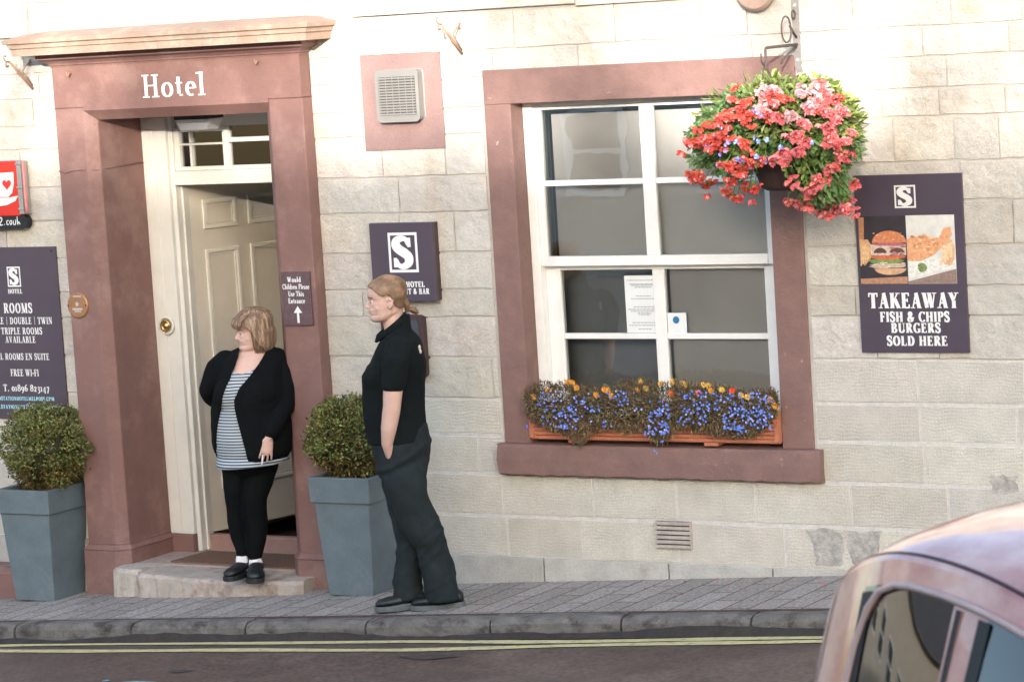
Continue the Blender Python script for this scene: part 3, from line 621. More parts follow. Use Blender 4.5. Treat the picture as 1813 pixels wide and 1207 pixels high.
# door leaf, swung inward about its left edge
th=R(76); hx,hy=-.372,FY+.115
def dp(u,w,z): # u along the leaf, w towards its right-hand face
    c,s=math.cos(th),math.sin(th); return (hx+u*c+w*s,hy+u*s-w*c,z)
def dbox(mb,u0,u1,w0,w1,z0,z1):
    v=[dp(u,w,z) for z in (z0,z1) for w in (w0,w1) for u in (u0,u1)]
    mb.add(v,[(0,2,3,1),(4,5,7,6),(0,1,5,4),(2,6,7,3),(0,4,6,2),(1,3,7,5)])
dm=MB(); dbox(dm,0,.80,-.044,0,.225,2.268); DR=dm.build('door',M['door'],H,bevel=.002)
for (u0,u1,z0,z1) in ((.10,.355,2.0,2.17),(.445,.70,2.0,2.17),(.10,.355,1.05,1.88),(.445,.70,1.05,1.88),(.10,.355,.47,.92),(.445,.70,.47,.92)):
    pm_=MB()
    for (a,b,c,d) in ((u0,u1,z0,z0+.022),(u0,u1,z1-.022,z1),(u0,u0+.022,z0+.022,z1-.022),(u1-.022,u1,z0+.022,z1-.022)): dbox(pm_,a,b,.0005,.012,c,d)
    for (a,b,c,d) in ((u0+.03,u1-.03,z0+.03,z0+.036),(u0+.03,u1-.03,z1-.036,z1-.03),(u0+.03,u0+.036,z0+.036,z1-.036),(u1-.036,u1-.03,z0+.036,z1-.036)): dbox(pm_,a,b,.0005,.006,c,d)
    pm_.build('panel_moulding',M['doormould'],DR,bevel=.002)
# hall behind
hl=MB()
hl.box(-1.1,-.62,.52,4.5,-.1,2.9); hl.box(.85,1.3,.52,4.5,-.1,2.9); hl.box(-1.1,1.3,4.5,4.6,-.1,2.9); hl.box(-1.1,1.3,.5,4.6,2.9,3.0)
hl.box(-.62,-.56,.52,4.5,2.35,2.45)
hl.build('entrance_hall',M['hallwall'],H)
B(-1.1,1.3,.501,4.6,.05,.10).build('hall_floor',M['darkfloor'],H)
hb=MB(); hb.box(-.615,.845,.80,.88,2.285,2.895); hb.build('fanlight_light_catcher',M['hallwall'],H)  # added panel behind the fanlight, placed to catch light through it
# window margins ---------------------------------------------------------
wm=MB(); my=-.014
def margin(x0,x1,z0,z1,seed,mb,inner=None):
    mb.box(x0,x1,my,.30,z0,z1)
margin(1.955,WX0,.872,WZ1,1,wm); margin(WX1,3.765,.872,WZ1,1,wm); margin(1.955,3.765,WZ1,2.855,2,wm)
WS=wm.build('window_surround',M['maroon_worn'],H,bevel=.005)
si=MB(); v=[];n=46; r5=random.Random(5)
prof=[(-.02,.70),(-.055,.712),(-.058,.79),(-.054,.858),(-.045,.870),(.16,.885),(.16,.70)]
for i in range(n+1):
    x=1.925+(3.812-1.925)*i/n
    for k,(y,zz) in enumerate(prof): v.append((x+r5.uniform(-.004,.004)*(i in(0,n)),y+(r5.uniform(-.0025,.0025) if k<5 else 0),zz+(r5.uniform(-.004,.004) if k in (0,1,3) else 0)))
q=len(prof); si.add(v,[(i*q+j,(i+1)*q+j,(i+1)*q+(j+1)%q,i*q+(j+1)%q) for i in range(n) for j in range(q)]+[tuple(range(q)),tuple(n*q+j for j in range(q-1,-1,-1))])
si.build('window_sill',M['maroon_worn'],WS)
# sash window
YU,YLo=.125,.165
wf=MB(); x0,x1=WX0+.002,WX1-.002
wf.box(x0,x0+.05,YU-.018,.26,WZ0+.002,WZ1-.003); wf.box(x1-.05,x1,YU-.018,.26,WZ0+.002,WZ1-.003)
wf.box(x0+.05,x1-.05,YU-.018,.26,WZ1-.025,WZ1-.003); wf.box(x0+.05,x1-.05,YU-.018,.26,WZ0+.014,WZ0+.05)
SW=wf.build('sash_window',M['white'],H,bevel=.003)
us=MB(); a,b=x0+.0505,x1-.0505; mc=2.838
us.box(a,a+.04,YU,YU+.038,1.80,2.645); us.box(b-.04,b,YU,YU+.038,1.80,2.645)
us.box(a+.04,b-.04,YU,YU+.038,2.628,2.645); us.box(a+.04,b-.04,YU-.004,YU+.038,1.80,1.852)
us.box(mc-.038,mc+.038,YU+.002,YU+.036,1.852,2.628)
us.box(a+.04,mc-.038,YU+.006,YU+.034,2.224,2.254); us.box(mc+.038,b-.04,YU+.006,YU+.034,2.224,2.254)
us.build('upper_sash',M['white'],SW,bevel=.003)
ls=MB(); ls.box(a,a+.085,YLo,YLo+.04,.925,1.798); ls.box(b-.085,b,YLo,YLo+.04,.925,1.798); 
ls.box(a+.085,b-.085,YLo,YLo+.04,1.775,1.798); ls.box(a+.085,b-.085,YLo,YLo+.04,.925,.99)
ls.box(mc-.034,mc+.034,YLo+.002,YLo+.038,.99,1.775)
ls.box(a+.085,mc-.034,YLo+.006,YLo+.034,1.408,1.438); ls.box(mc+.034,b-.085,YLo+.006,YLo+.034,1.408,1.438)
ls.build('lower_sash',M['white'],SW,bevel=.003)
for (xa,xb) in ((a+.038,mc-.036),(mc+.036,b-.038)):
    for (za,zb) in ((1.85,2.226),(2.252,2.63)): B(xa,xb,YU+.018,YU+.022,za,zb).build('pane',M['glass'],SW)
for (xa,xb) in ((a+.083,mc-.032),(mc+.032,b-.083)):
    for (za,zb) in ((.985,1.41),(1.436,1.777)): B(xa,xb,YLo+.018,YLo+.022,za,zb).build('pane',M['glass'],SW)
B(a+.062,b-.045,.212,.218,1.80,2.60).build('roller_blind',M['blind'],SW)
B(mc+.045,b-.005,.2125,.2185,.95,1.797).build('roller_blind',M['blind'],SW)
dr=MB()
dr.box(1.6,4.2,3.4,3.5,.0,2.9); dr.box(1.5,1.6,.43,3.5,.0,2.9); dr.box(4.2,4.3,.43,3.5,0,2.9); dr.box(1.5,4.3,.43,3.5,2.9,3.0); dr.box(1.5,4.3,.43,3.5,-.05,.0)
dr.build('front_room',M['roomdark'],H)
B(a+.0,mc-.0,.30,.306,.95,1.80).build('pane_backing_sheet',mat('grey_backing_sheet',(.40,.38,.40),.95,.06,8),SW)  # added grey sheet, keeps the lower left pane from going black
nt_=MB(); nt_.box(2.632,2.872,YLo+.010,YLo+.0115,1.440,1.742); o=nt_.build('notice_sheet',M['paper']); tag(o,'white printed notice taped inside the lower left window pane','notice')
ik=MB(); r6=random.Random(3)
for zz,w in ((1.715,.19),(1.695,.16),(1.688,.14),(1.678,.1),(1.632,.09),(1.618,.15),(1.575,.12),(1.562,.19),(1.552,.16),(1.542,.08),(1.534,.07),(1.492,.15),(1.478,.19),(1.458,.08)):
    x=2.742-w/2
    while x<2.742+w/2:
        l_=r6.uniform(.008,.022); ik.flat([(x,zz),(min(x+l_,2.742+w/2),zz),(min(x+l_,2.742+w/2),zz+.005),(x,zz+.005)],YLo+.008); x+=l_+.004
ik.build('printed_lines',M['ink'],o)
# note: parts of a mesh root share its world coordinates
st_=B(2.875,2.985,YLo+.010,YLo+.0125,1.437,1.545).build('sticker',M['paper']); tag(st_,'small white square sticker with blue roundel beside the window bar','sticker')
MB().lathe([(.019,0),(.019,-.001)],(2.925,YLo+.010,1.508),'y',24).build('roundel',mat('blue_print',(.03,.17,.33),.4,0),st_)
# ---------------------------------------------------------------- wall fittings
ev=thing('extractor_vent','grey slatted extractor vent on maroon board high on wall','vent',(1.43,0,2.7))
B(1.195,1.70,-.016,0,2.452,2.965).build('backing_board',mat('dusty_maroon_board',(.25,.16,.15),.75,.08,6,.4,40),ev,bevel=.002)
g=MB()
def rr(x0,x1,z0,z1,r,n=5,bulge=.0):
    P=[]
    for (cx,cz,a0) in ((x1-r,z1-r,0),(x0+r,z1-r,90),(x0+r,z0+r,180),(x1-r,z0+r,270)):
        for k in range(n+1): a=R(a0+90*k/n); P.append((cx+r*math.cos(a),cz+r*math.sin(a)-bulge*(a0>=180)*math.sin(math.pi*(cx+r*math.cos(a)-x0)/(x1-x0))))
    return P
g.prism(rr(1.275,1.535,2.612,2.878,.02,bulge=.012)[::-1],-.075,-.016,'y'); HB=g.build('housing',M['ventgrey'],ev,bevel=.006)
g=MB(); g.box(1.290,1.520,-.0765,-.0752,2.64,2.845); g.build('slot_panel',M['ventdark'],HB)
g=MB(); 
for k in range(14): 
    zz=2.642+.0147*k; g.box(1.290,1.520,-.084,-.0766,zz,zz+.0085)
for k in range(6): x=1.30+.041*k; g.box(x,x+.003,-.086,-.0842,2.642,2.845)
g.build('slats',M['ventgrey'],HB)
ab=thing('air_brick','terracotta air brick low on the wall under the window','air brick',(2.94,0,.4))
B(2.842,3.036,-.012,0,.335,.478).build('grille_back',M['ventdark'],ab)
g=MB()
for k in range(6): g.box(2.842,3.036,-.024,-.0122,.337+.0245*k,.337+.0245*k+.0175)
g.box(2.836,2.8418,-.023,0,.333,.48); g.box(3.0362,3.042,-.023,0,.333,.48)
g.build('louvres',M['brick'],ab,bevel=.002)
for o_ in list(HB.children)+[HB]:
    if o_ is HB: o_.location.x+=.052
# plaque
pq=thing('round_plaque','round bronze plaque screwed to the left maroon pilaster','plaque',(-.79,PY,1.63))
MB().lathe([(.074,0),(.074,-.008),(.068,-.012),(.001,-.012)],(-.782,PY,1.632),'y',32).build('disc',M['plaque'],pq)
g=MB(); 
for x in (-.845,-.72): g.lathe([(.005,0),(.005,-.003)],(x,PY-.012,1.632),'y',8)
g.build('screw',M['black'],pq)
g=MB(); P=[]
for k in range(10): r_=.018 if k%2==0 else .008; P.append((-.782+r_*math.cos(R(90+36*k)),1.640+r_*math.sin(R(90+36*k))))
g.flat(P,PY-.0135); g.box(-.817,-.747,PY-.0145,PY-.0125,1.606,1.616)
for k,(zz,w) in enumerate(((1.680,.05),(1.593,.04))):
    x=-.782-w/2
    while x<-.782+w/2: g.box(x,x+.008,PY-.0142,PY-.0125,zz,zz+.009); x+=.012
g.build('emblem',mat('plaque_print',(.50,.45,.48),.5,0),pq)
def lines(parent,m,Y,items):
    for (s_,a,b,z_,h_,bo_,th_) in items:
        g_=MB(); text(g_,s_,a,b,z_,h_,Y,bo_,th_); g_.build('lettering',m,parent)
def logo(mb,cx,cz,w,h,Y,lw=.08):
    frame_rect(mb,cx-w/2,cx+w/2,cz-h/2,cz+h/2,lw*w,Y)
    text(mb,'S',cx-w*.37,cx+w*.37,cz-h*.37,h*.74,Y,bold=.30,thin=.11)
# square hotel sign
S1=thing('square_wall_sign','square dark plum sign with boxed white S behind the standing person','sign',(1.38,0,1.85))
B(1.150,1.548,-.075,-.045,1.640,2.065).build('face_panel',M['sign'],S1,bevel=.004)
B(1.153,1.545,-.0445,0,1.643,2.062).build('back_box',M['signedge'],S1)
g=MB(); logo(g,1.360,1.905,.185,.215,-.0765); g.build('boxed_letter',M['letter'],S1)
lines(S1,M['letter'],-.0765,[('STATION HOTEL',1.195,1.485,1.718,.030,.26,.12),('RESTAURANT & BAR',1.175,1.512,1.680,.030,.26,.12)])
mc_=thing('menu_case','dark rounded menu case on the wall behind the standing person','menu case',(1.36,0,1.4))
MB().prism(rr(1.19,1.447,1.22,1.562,.03)[::-1],-.055,0,'y').build('case',M['signedge'],mc_,bevel=.006)
MB().prism(rr(1.205,1.425,1.24,1.54,.02)[::-1],-.058,-.0552,'y').build('window',M['glass'],mc_)
S1.location.x+=.070; mc_.location.x+=.058
# takeaway sign
S2=thing('takeaway_sign','tall dark sign with food pictures and white takeaway lettering','sign',(4.34,0,1.8))
B(4.058,4.630,-.022,0,1.367,2.247).build('board',M['sign'],S2,bevel=.002)
g=MB(); Y2=-.0235
logo(g,4.330,2.138,.112,.112,Y2,.075); g.build('boxed_letter',M['letter'],S2)
lines(S2,M['letter'],Y2,[('TAKEAWAY',4.108,4.590,1.588,.076,.28,.10),('FISH & CHIPS',4.165,4.538,1.520,.050,.27,.10),('BURGERS',4.222,4.488,1.466,.048,.27,.10),('SOLD HERE',4.196,4.522,1.402,.048,.27,.10)])
def pic(name,parts,lbl):
    b0=MB().flat(parts[0][0],Y2-.0004).build(name,mat('print_'+name,parts[0][1],.4,.18,12),S2,label=lbl)
    g_=MB()
    for i,(poly,c,rg) in enumerate(parts[1:]): g_.tint=c; g_.flat(poly,Y2-.0004*(i+2)*.4-.0004)
    g_.build('printed_food',mat('print_ink_'+name,(1,1,1),.5,.22,70,tint=True),b0)
def ell(cx,cz,rx,rz,a0=0,a1=360,n=20,j=0.,sd=1):
    r=random.Random(sd); return [(cx+rx*(1+r.uniform(-j,j))*math.cos(R(a0+(a1-a0)*k/n)),cz+rz*(1+r.uniform(-j,j))*math.sin(R(a0+(a1-a0)*k/n))) for k in range(n if a1-a0>=360 else n+1)]
def specks(x0,x1,z0,z1,n,a,b,c,sd):
    r=random.Random(sd); o=[]
    for k in range(n):
        x,z=r.uniform(x0,x1),r.uniform(z0,z1); kk=r.uniform(.8,1.2); o.append((ell(x,z,a*r.uniform(.5,1.2),b*r.uniform(.5,1.3),0,360,9,.3,sd*50+k),tuple(q*kk for q in c),.5))
    return o
pic('burger_picture',[([(4.073,1.708),(4.325,1.708),(4.325,2.045),(4.073,2.045)],(.035,.028,.035),.4),
 ([(4.074,1.709),(4.324,1.709),(4.324,1.745),(4.074,1.735)],(.38,.20,.12),.4),
 ([(4.076,1.82),(4.10,1.80),(4.135,1.84),(4.14,1.90),(4.12,1.93),(4.075,1.93)],(.55,.32,.17),.5),
 ([(4.075,1.93),(4.10,1.93),(4.105,2.04),(4.075,2.04)],(.45,.2,.1),.5),
 (ell(4.235,1.785,.085,.032,180,360),(.55,.33,.19),.5),
 (ell(4.230,1.80,.098,.014,0,360,24,.25,3),(.50,.38,.30),.5),
 (ell(4.225,1.822,.10,.013,0,360,26,.35,4),(.17,.27,.07),.5),
 (ell(4.225,1.842,.095,.012),(.60,.12,.06),.5),
 ([(4.135,1.85),(4.323,1.85),(4.323,1.905),(4.135,1.905)],(.55,.45,.37),.5),
 (ell(4.185,1.862,.034,.026,0,180),(.10,.04,.035),.5),(ell(4.275,1.862,.040,.026,0,180),(.12,.05,.045),.5),
 (ell(4.235,1.905,.093,.009,0,360,20,.3,9),(.42,.12,.16),.5),
 (ell(4.235,1.912,.092,.060,0,180),(.55,.20,.09),.4)]+specks(4.15,4.31,1.925,1.965,10,.006,.0025,(.68,.42,.24),3)+specks(4.14,4.32,1.79,1.815,12,.012,.004,(.62,.50,.42),4)+specks(4.15,4.315,1.85,1.90,9,.014,.006,(.32,.16,.13),5)+[([(4.078+.012*k,1.80+.008*k),(4.086+.012*k,1.80+.008*k),(4.100+.010*k,1.905-.004*k),(4.090+.010*k,1.91-.004*k)],(.66,.42,.22),.5) for k in range(4)],'printed picture of a burger on a dark board')
pic('fish_picture',[([(4.328,1.708),(4.583,1.708),(4.583,2.045),(4.328,2.045)],(.60,.60,.57),.4),
 ([(4.329,1.709),(4.582,1.709),(4.582,1.78),(4.329,1.72)],(.25,.17,.14),.4),
 ([(4.329,1.735),(4.582,1.790),(4.582,1.83),(4.329,1.83)],(.66,.65,.62),.4),
 (ell(4.545,1.86,.036,.075,0,360,14,.2,7),(.62,.38,.22),.5),
 ([(4.329,1.82),(4.40,1.82),(4.47,1.85),(4.53,1.90),(4.57,1.95),(4.56,1.985),(4.525,1.98),(4.50,1.935),(4.45,1.93),(4.42,1.955),(4.40,1.935),(4.36,1.945),(4.329,1.925)],(.66,.33,.17),.5),
 (ell(4.405,1.790,.028,.022,0,360,16,.25,8),(.20,.27,.10),.5)]+specks(4.34,4.50,1.85,1.94,16,.016,.007,(.52,.22,.10),6)+specks(4.36,4.55,1.86,1.96,14,.012,.005,(.76,.50,.30),7)+[([(4.50+.018*k,1.80+.012*k),(4.512+.018*k,1.80+.012*k),(4.535+.012*k,1.885+.008*k),(4.522+.012*k,1.89+.008*k)],(.74,.52,.32),.5) for k in range(4)]+specks(4.385,4.425,1.775,1.80,8,.006,.005,(.12,.2,.06),8),'printed picture of battered fish and chips on a plate')
# rooms sign
S3=thing('rooms_sign','large dark board listing rooms left of the doorway','sign',(-1.4,0,1.4))
B(-1.86,-.985,-.02,0,.955,1.965).build('board',M['sign'],S3,bevel=.002)
g=MB(); YS=-.0215
logo(g,-1.306,1.792,.098,.118,YS,.085); g.build('boxed_letter',M['letter'],S3); g=MB()
lines(S3,M['letter'],YS,[('HOTEL',-1.358,-1.250,1.694,.026,.25,.1),('ROOMS',-1.402,-1.185,1.579,.058,.22,.08),('SINGLE | DOUBLE | TWIN',-1.552,-1.045,1.514,.040,.2,.08),('& TRIPLE ROOMS',-1.478,-1.125,1.454,.040,.2,.08),('AVAILABLE',-1.408,-1.178,1.404,.038,.2,.08),('ALL ROOMS EN SUITE',-1.505,-1.088,1.304,.038,.2,.08),('FREE WI-FI',-1.388,-1.175,1.208,.040,.2,.08),('T. 01896 823147',-1.452,-1.105,1.118,.040,.19,.08)])
lines(S3,M['letterblue'],YS,[('INFO@STATIONHOTELMELROSE.COM',-1.56,-1.075,1.064,.022,.24,.11),('WWW.STATIONHOTELMELROSE.COM',-1.57,-1.055,1.014,.022,.24,.11)])
g=MB(); g.lathe([(.006,0),(.006,-.003)],(-1.015,-.02,1.94),'y',8); g.build('screw',M['black'],S3)
# entrance sign on the right pilaster
S4=thing('entrance_sign','small dark maroon panel with white lettering and arrow on right pilaster','sign',(.74,PY,1.65))
B(.648,.838,PY-.014,PY,1.516,1.812).build('board',mat('dusty_plum_board',(.105,.062,.068),.6,.2,40,.4,60),S4,bevel=.002)
g=MB(); YE=PY-.0155
lines(S4,M['letter'],YE,[('Would',.690,.782,1.755,.028,.24,.13),('Children Please',.655,.834,1.716,.028,.24,.13),('Use This',.690,.795,1.677,.028,.24,.13),('Entrance',.688,.800,1.638,.028,.24,.13)])
g.flat([(.739,1.530),(.754,1.530),(.754,1.585),(.775,1.585),(.747,1.624),(.719,1.585),(.739,1.585)],YE)
g.build('arrow',M['letter'],S4)
# heart cup sign at left edge (projecting double sided panel on the wall)
S5=thing('coffee_sign','glossy red sign with white cup and heart at far left','sign',(-1.3,0,2.3))
B(-1.62,-1.155,-.07,-.02,2.150,2.470).build('face',M['redsign'],S5,bevel=.006)
MB().prism(rr(-1.62,-1.118,2.078,2.149,.03)[::-1],-.064,-.022,'y').build('lower_panel',M['rubber'],S5,bevel=.003)
g=MB(); g.box(-1.154,-1.120,-.082,-.02,2.16,2.468); 
for zz in (2.185,2.31,2.445): g.box(-1.156,-1.115,-.09,-.0825,zz,zz+.012)
g.build('steel_channel',M['chrome'],S5,bevel=.003)
B(-1.119,-1.104,-.075,-.055,2.165,2.462).build('side_edge',M['pink'],S5,bevel=.003)
g=MB(); ys=-.0715
g.flat([(-1.50,2.395),(-1.185,2.405),(-1.187,2.34),(-1.205,2.285),(-1.235,2.262),(-1.45,2.262),(-1.49,2.31)],ys)
g.flat([(-1.55,2.250),(-1.45,2.258),(-1.23,2.258),(-1.162,2.268),(-1.185,2.238),(-1.25,2.215),(-1.36,2.205),(-1.50,2.21)],ys-.0004)
g.build('cup_shape',M['letter'],S5)
g=MB()
for cx in (-1.240,-1.375):
    P=[(cx+.0021*16*math.sin(t)**3,2.335+.0021*(13*math.cos(t)-5*math.cos(2*t)-2*math.cos(3*t)-math.cos(4*t))) for t in [2*math.pi*k/24 for k in range(24)]]
    g.flat(P,ys-.0008)
g.build('heart',M['redsign'],S5)
g=MB(); ws=lambda *q:.09
def scr(P,x,sc): stroke(g,crv(P,5),lambda *q:.13,(x,2.098),sc,1,-.066)
x=-1.40
scr([(.5,.6),(.2,.6),(.2,.2),(.5,.2),(.55,.6),(.5,-.3),(.2,-.35)],-1.415,.045); scr([(.4,.7),(.15,.5),(.2,.15),(.5,.2),(.5,.55),(.3,.7)],-1.385,.045)
scr([(.3,1),(.1,.4),(.6,.45)],-1.357,.045); scr([(.5,1),(.5,0)],-1.357,.045); scr([(.1,.8),(.4,1),(.5,.7),(.1,.05),(.6,.05)],-1.325,.045)
scr([(.1,.08),(.2,.08)],-1.292,.045); scr([(.5,.6),(.2,.5),(.2,.1),(.5,.1)],-1.275,.045); scr([(.4,.6),(.15,.4),(.3,.05),(.5,.3),(.4,.6)],-1.252,.045); scr([(.1,.6),(.1,.1),(.4,.1),(.5,.7)],-1.222,.045); scr([(.1,1.1),(.1,.05),(.3,.4),(.5,.05)],-1.192,.045)
g.build('script_lettering',M['letter'],S5)
S5.location.x-=.022
# brackets
def bracket(x,z,dirx,name,label,m,group=None):
    t=thing(name,label,'bracket',(x,0,z-.1),group)
    g=MB(); g.box(x-.008,x+.008,-.008,0,z-.10,z+.10); g.build('back_plate',M['mortar_pale'],t)
    g=MB(); g.tube([(x,-.006,z-.09),(x,-.10,z-.01),(x,-.20,z+.075)],[.008,.010,.006],7)
    g.tube([(x,-.006,z-.07),(x,-.075,z-.0),(x,-.09,z+.018),(x,-.045,z+.052),(x,-.01,z+.065)],.004,6)
    g.tube([(x,-.20,z+.075),(x,-.225,z+.077),(x,-.24,z+.085),(x,-.25,z+.10),(x,-.243,z+.112),(x,-.23,z+.108)],.0045,6)
    g.tube([(x,-.225,z+.076),(x,-.235,z+.062),(x,-.23,z+.048),(x,-.213,z+.048),(x,-.210,z+.057)],.0055,6)
    g.tube([(x,-.008,z+.048),(x,-.022,z+.044),(x,-.028,z+.06),(x,-.018,z+.078),(x,-.007,z+.072)],.004,6)
    g.build('scroll_arm',m,t,smooth=True)
bracket(1.838,3.035,0,'sign_bracket','empty scrolled iron bracket above the extractor vent',M['rustiron'])
bracket(-1.065,2.965,0,'sign_bracket','empty scrolled iron bracket at far left beside the cornice',M['rustiron'])
HB_=thing('basket_bracket','tall iron wall bracket with ring scroll holding the flower basket','bracket',(3.78,0,2.9))
hz0,hz1=2.765,3.30; bx=3.785
g=MB(); g.add([(bx-.022,-.012,hz1),(bx+.022,-.012,hz1),(bx+.022,0,hz1),(bx-.022,0,hz1),(bx-.018,-.012,2.80),(bx+.018,-.012,2.80),(bx+.018,0,2.80),(bx-.018,0,2.80),(bx-.006,-.012,hz0),(bx+.028,-.012,hz0+.004),(bx+.028,0,hz0+.004),(bx-.006,0,hz0)],[(4,5,1,0),(5,6,2,1),(6,7,3,2),(7,4,0,3),(8,9,5,4),(9,10,6,5),(10,11,7,6),(11,8,4,7),(0,1,2,3),(11,10,9,8)])
g.build('back_bar',M['galv'],HB_)
g=MB()
for zz in (2.83,3.10): g.lathe([(.008,0),(.007,-.006),(.001,-.008)],(bx,-.012,zz),'y',10)
g.build('bolt_head',M['letter'],HB_)
g=MB(); ring=[(bx,-.125+.055*math.cos(R(k*20)),2.985+.065*math.sin(R(k*20))) for k in range(19)]
g.tube(ring,.0045,6); ring=[(bx,-.035+.02*math.cos(R(k*30)),3.055+.022*math.sin(R(k*30))) for k in range(13)]; g.tube(ring,.0045,6)
g.tube([(bx,-.01,2.905),(bx,-.30,2.905),(bx,-.365,2.905),(bx,-.375,2.895),(bx,-.375,2.845),(bx,-.40,2.825),(bx,-.42,2.835),(bx,-.425,2.88)],[.008,.008,.007,.006,.006,.006,.005,.004],7)
g.tube([(bx,-.01,2.94),(bx,-.07,2.99),(bx,-.085,3.0)],.006,6); g.tube([(bx,-.02,2.895),(bx,-.10,2.87),(bx,-.19,2.835),(bx,-.20,2.82)],.006,6)
g.build('scroll_arm',M['iron'],HB_,smooth=True)
LP=thing('round_wall_lamp','round brown rimmed lamp high on the wall by the basket bracket','lamp',(3.60,0,3.18))
MB().lathe([(.03,0),(.03,-.05),(.105,-.055),(.112,-.07),(.10,-.085),(.001,-.088)],(3.597,0,3.195),'y',32).build('shade',M['lampbrown'],LP,smooth=False)
PL=thing('porch_lamp','clear ribbed bulkhead lamp mounted under the door lintel','lamp',(0,.2,2.68))
B(-.19,.045,.14,.30,2.655,2.683).build('base',M['rubber'],PL,bevel=.004)
g=MB(); g.hexa([(-.165,.165,2.592),(.02,.165,2.592),(.02,.275,2.592),(-.165,.275,2.592)],[(-.188,.145,2.6545),(.043,.145,2.6545),(.043,.295,2.6545),(-.188,.295,2.6545)]); g.build('diffuser',M['plastic'],PL,bevel=.006)
# ================================================================ PLANTS
def tintv(r,lo,hi,base=(1,1,1)): k=r.uniform(lo,hi); return (k*base[0]*r.uniform(.9,1.1),k*base[1],k*base[2]*r.uniform(.85,1.15))
def potted(cx,yf,zb,seed,label,brx,brz,bw,bh,ox=0.,notch=None):
    r=random.Random(seed)
    t=thing('potted_shrub',label,'potted shrub',(cx,yf+.14,zb),'clipped box shrubs flanking the doorway')
    hb_,ht=.142,.178; H0=.52; cy=yf+.142
    g=MB()
    g.hexa([(cx-hb_,cy-hb_,zb),(cx+hb_,cy-hb_,zb),(cx+hb_,cy+hb_,zb),(cx-hb_,cy+hb_,zb)],[(cx-ht,cy-ht,zb+H0),(cx+ht,cy-ht,zb+H0),(cx+ht,cy+ht,zb+H0),(cx-ht,cy+ht,zb+H0)])
    P=g.build('pot',M['pot'],t,bevel=.005)
    g=MB(); a,b=.184,.192; c=.165
    z0,z1=zb+H0-.004,zb+.655
    V=[]
    for (h,z) in ((a+.008,z0),(b+.006,z1),(c,z1),(c-.01,z1-.05)): V+=[(cx-h,cy-h,z),(cx+h,cy-h,z),(cx+h,cy+h,z),(cx-h,cy+h,z)]
    g.add(V,[(4*i+j,4*i+(j+1)%4,4*(i+1)+(j+1)%4,4*(i+1)+j) for i in range(3) for j in range(4)]+[(3,2,1,0)])
    g.build('rim',M['pot'],P,bevel=.004)
    MB().box(cx-.16,cx+.16,cy-.16,cy+.16,z1-.06,z1-.03).build('soil',M['soil'],t)
    g=MB(); 
    for k in range(9):
        a_=r.uniform(0,6.28); g.tube([(cx+.03*math.cos(a_),cy+.03*math.sin(a_),z1-.04),(cx+.09*math.cos(a_),cy+.09*math.sin(a_),z1+.08),(cx+.15*math.cos(a_),cy+.15*math.sin(a_),z1+.22)],[.008,.006,.004],5)
    g.build('stems',M['twig'],t)
    g=MB(); bx_,bz_=brx,brz
    CL=[(Vector((r.gauss(0,1),r.gauss(0,1),r.gauss(0,1))).normalized(),r.uniform(.90,1.06),r.uniform(.8,1.2)) for _ in range(210)]
    for k in range(15000):
        c0,cf,ct=CL[r.randrange(210)]; d=(c0+Vector((r.gauss(0,.1),r.gauss(0,.1),r.gauss(0,.1)))).normalized()
        lump=1+.05*math.sin(5*d.x+seed)+.045*math.sin(7*d.y+2*seed)+.045*math.sin(9*d.z+seed)+.04*math.sin(17*d.x*d.z+seed)
        rad=(1-.42*r.random()**2.2)*lump*cf+r.uniform(0,.12)*(r.random()<.12)
        w=bw*rad; 
        low=d.z<-.35
        sx=1-.30*max(0,-d.z-.2)
        p=Vector((bx_+d.x*w*sx,cy+d.y*min(w,bw)*sx*.95,bz_+d.z*bh*rad))
        if p.z<z1-.02 and abs(p.x-cx)<.2: continue
        if p.z<z1-.05: continue
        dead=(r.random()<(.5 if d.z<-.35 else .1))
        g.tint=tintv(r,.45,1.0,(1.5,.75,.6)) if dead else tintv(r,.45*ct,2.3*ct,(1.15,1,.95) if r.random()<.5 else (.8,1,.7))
        n_=(d+rv()*.8).normalized(); dd=(d*.7+rv()*.9+Vector((0,0,.3))).normalized()
        g.leaf(p,dd,n_,r.uniform(.014,.026),r.uniform(.008,.014))
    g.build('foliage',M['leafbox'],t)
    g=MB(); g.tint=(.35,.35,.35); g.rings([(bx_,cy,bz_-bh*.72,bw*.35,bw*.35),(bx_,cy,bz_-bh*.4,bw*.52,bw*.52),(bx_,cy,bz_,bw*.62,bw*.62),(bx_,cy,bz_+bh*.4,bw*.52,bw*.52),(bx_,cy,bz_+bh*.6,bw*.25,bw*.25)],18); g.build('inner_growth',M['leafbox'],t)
    return t
potted(1.118,-.335,.068,3,'clipped box shrub in grey planter between the doorway and the standing person',1.078,.905,.245,.228)
potted(-1.095,-.315,-.062,8,'clipped box shrub in grey planter at the left edge of the photo',-1.035,.81,.285,.25)
lb=MB(); lb.box(-1.75,-1.30,-.20,.0,-.4,.10); 
tag(lb.build('painted_plinth',M['maroon'],None,bevel=.04,seg=3),'low maroon painted plinth behind the leftmost planter','plinth')
fp=MB(); rp_=random.Random(9)
for (x,y) in ((3.05,-.12),(3.22,-.10),(3.34,-.2),(3.7,-.15),(3.9,-.3),(3.5,-.06),(2.9,-.3),(3.15,-.45),(3.8,-.08)):
    fp.tint=(1.1,1.4,1.6); fp.petal(Vector((x,y,gz(x)+.004)),Vector((rp_.uniform(-1,1),rp_.uniform(-1,1),.1)),Vector((0,0,1)),.022,.016)
tag(fp.build('fallen_petals',M['red']),kind='stuff')
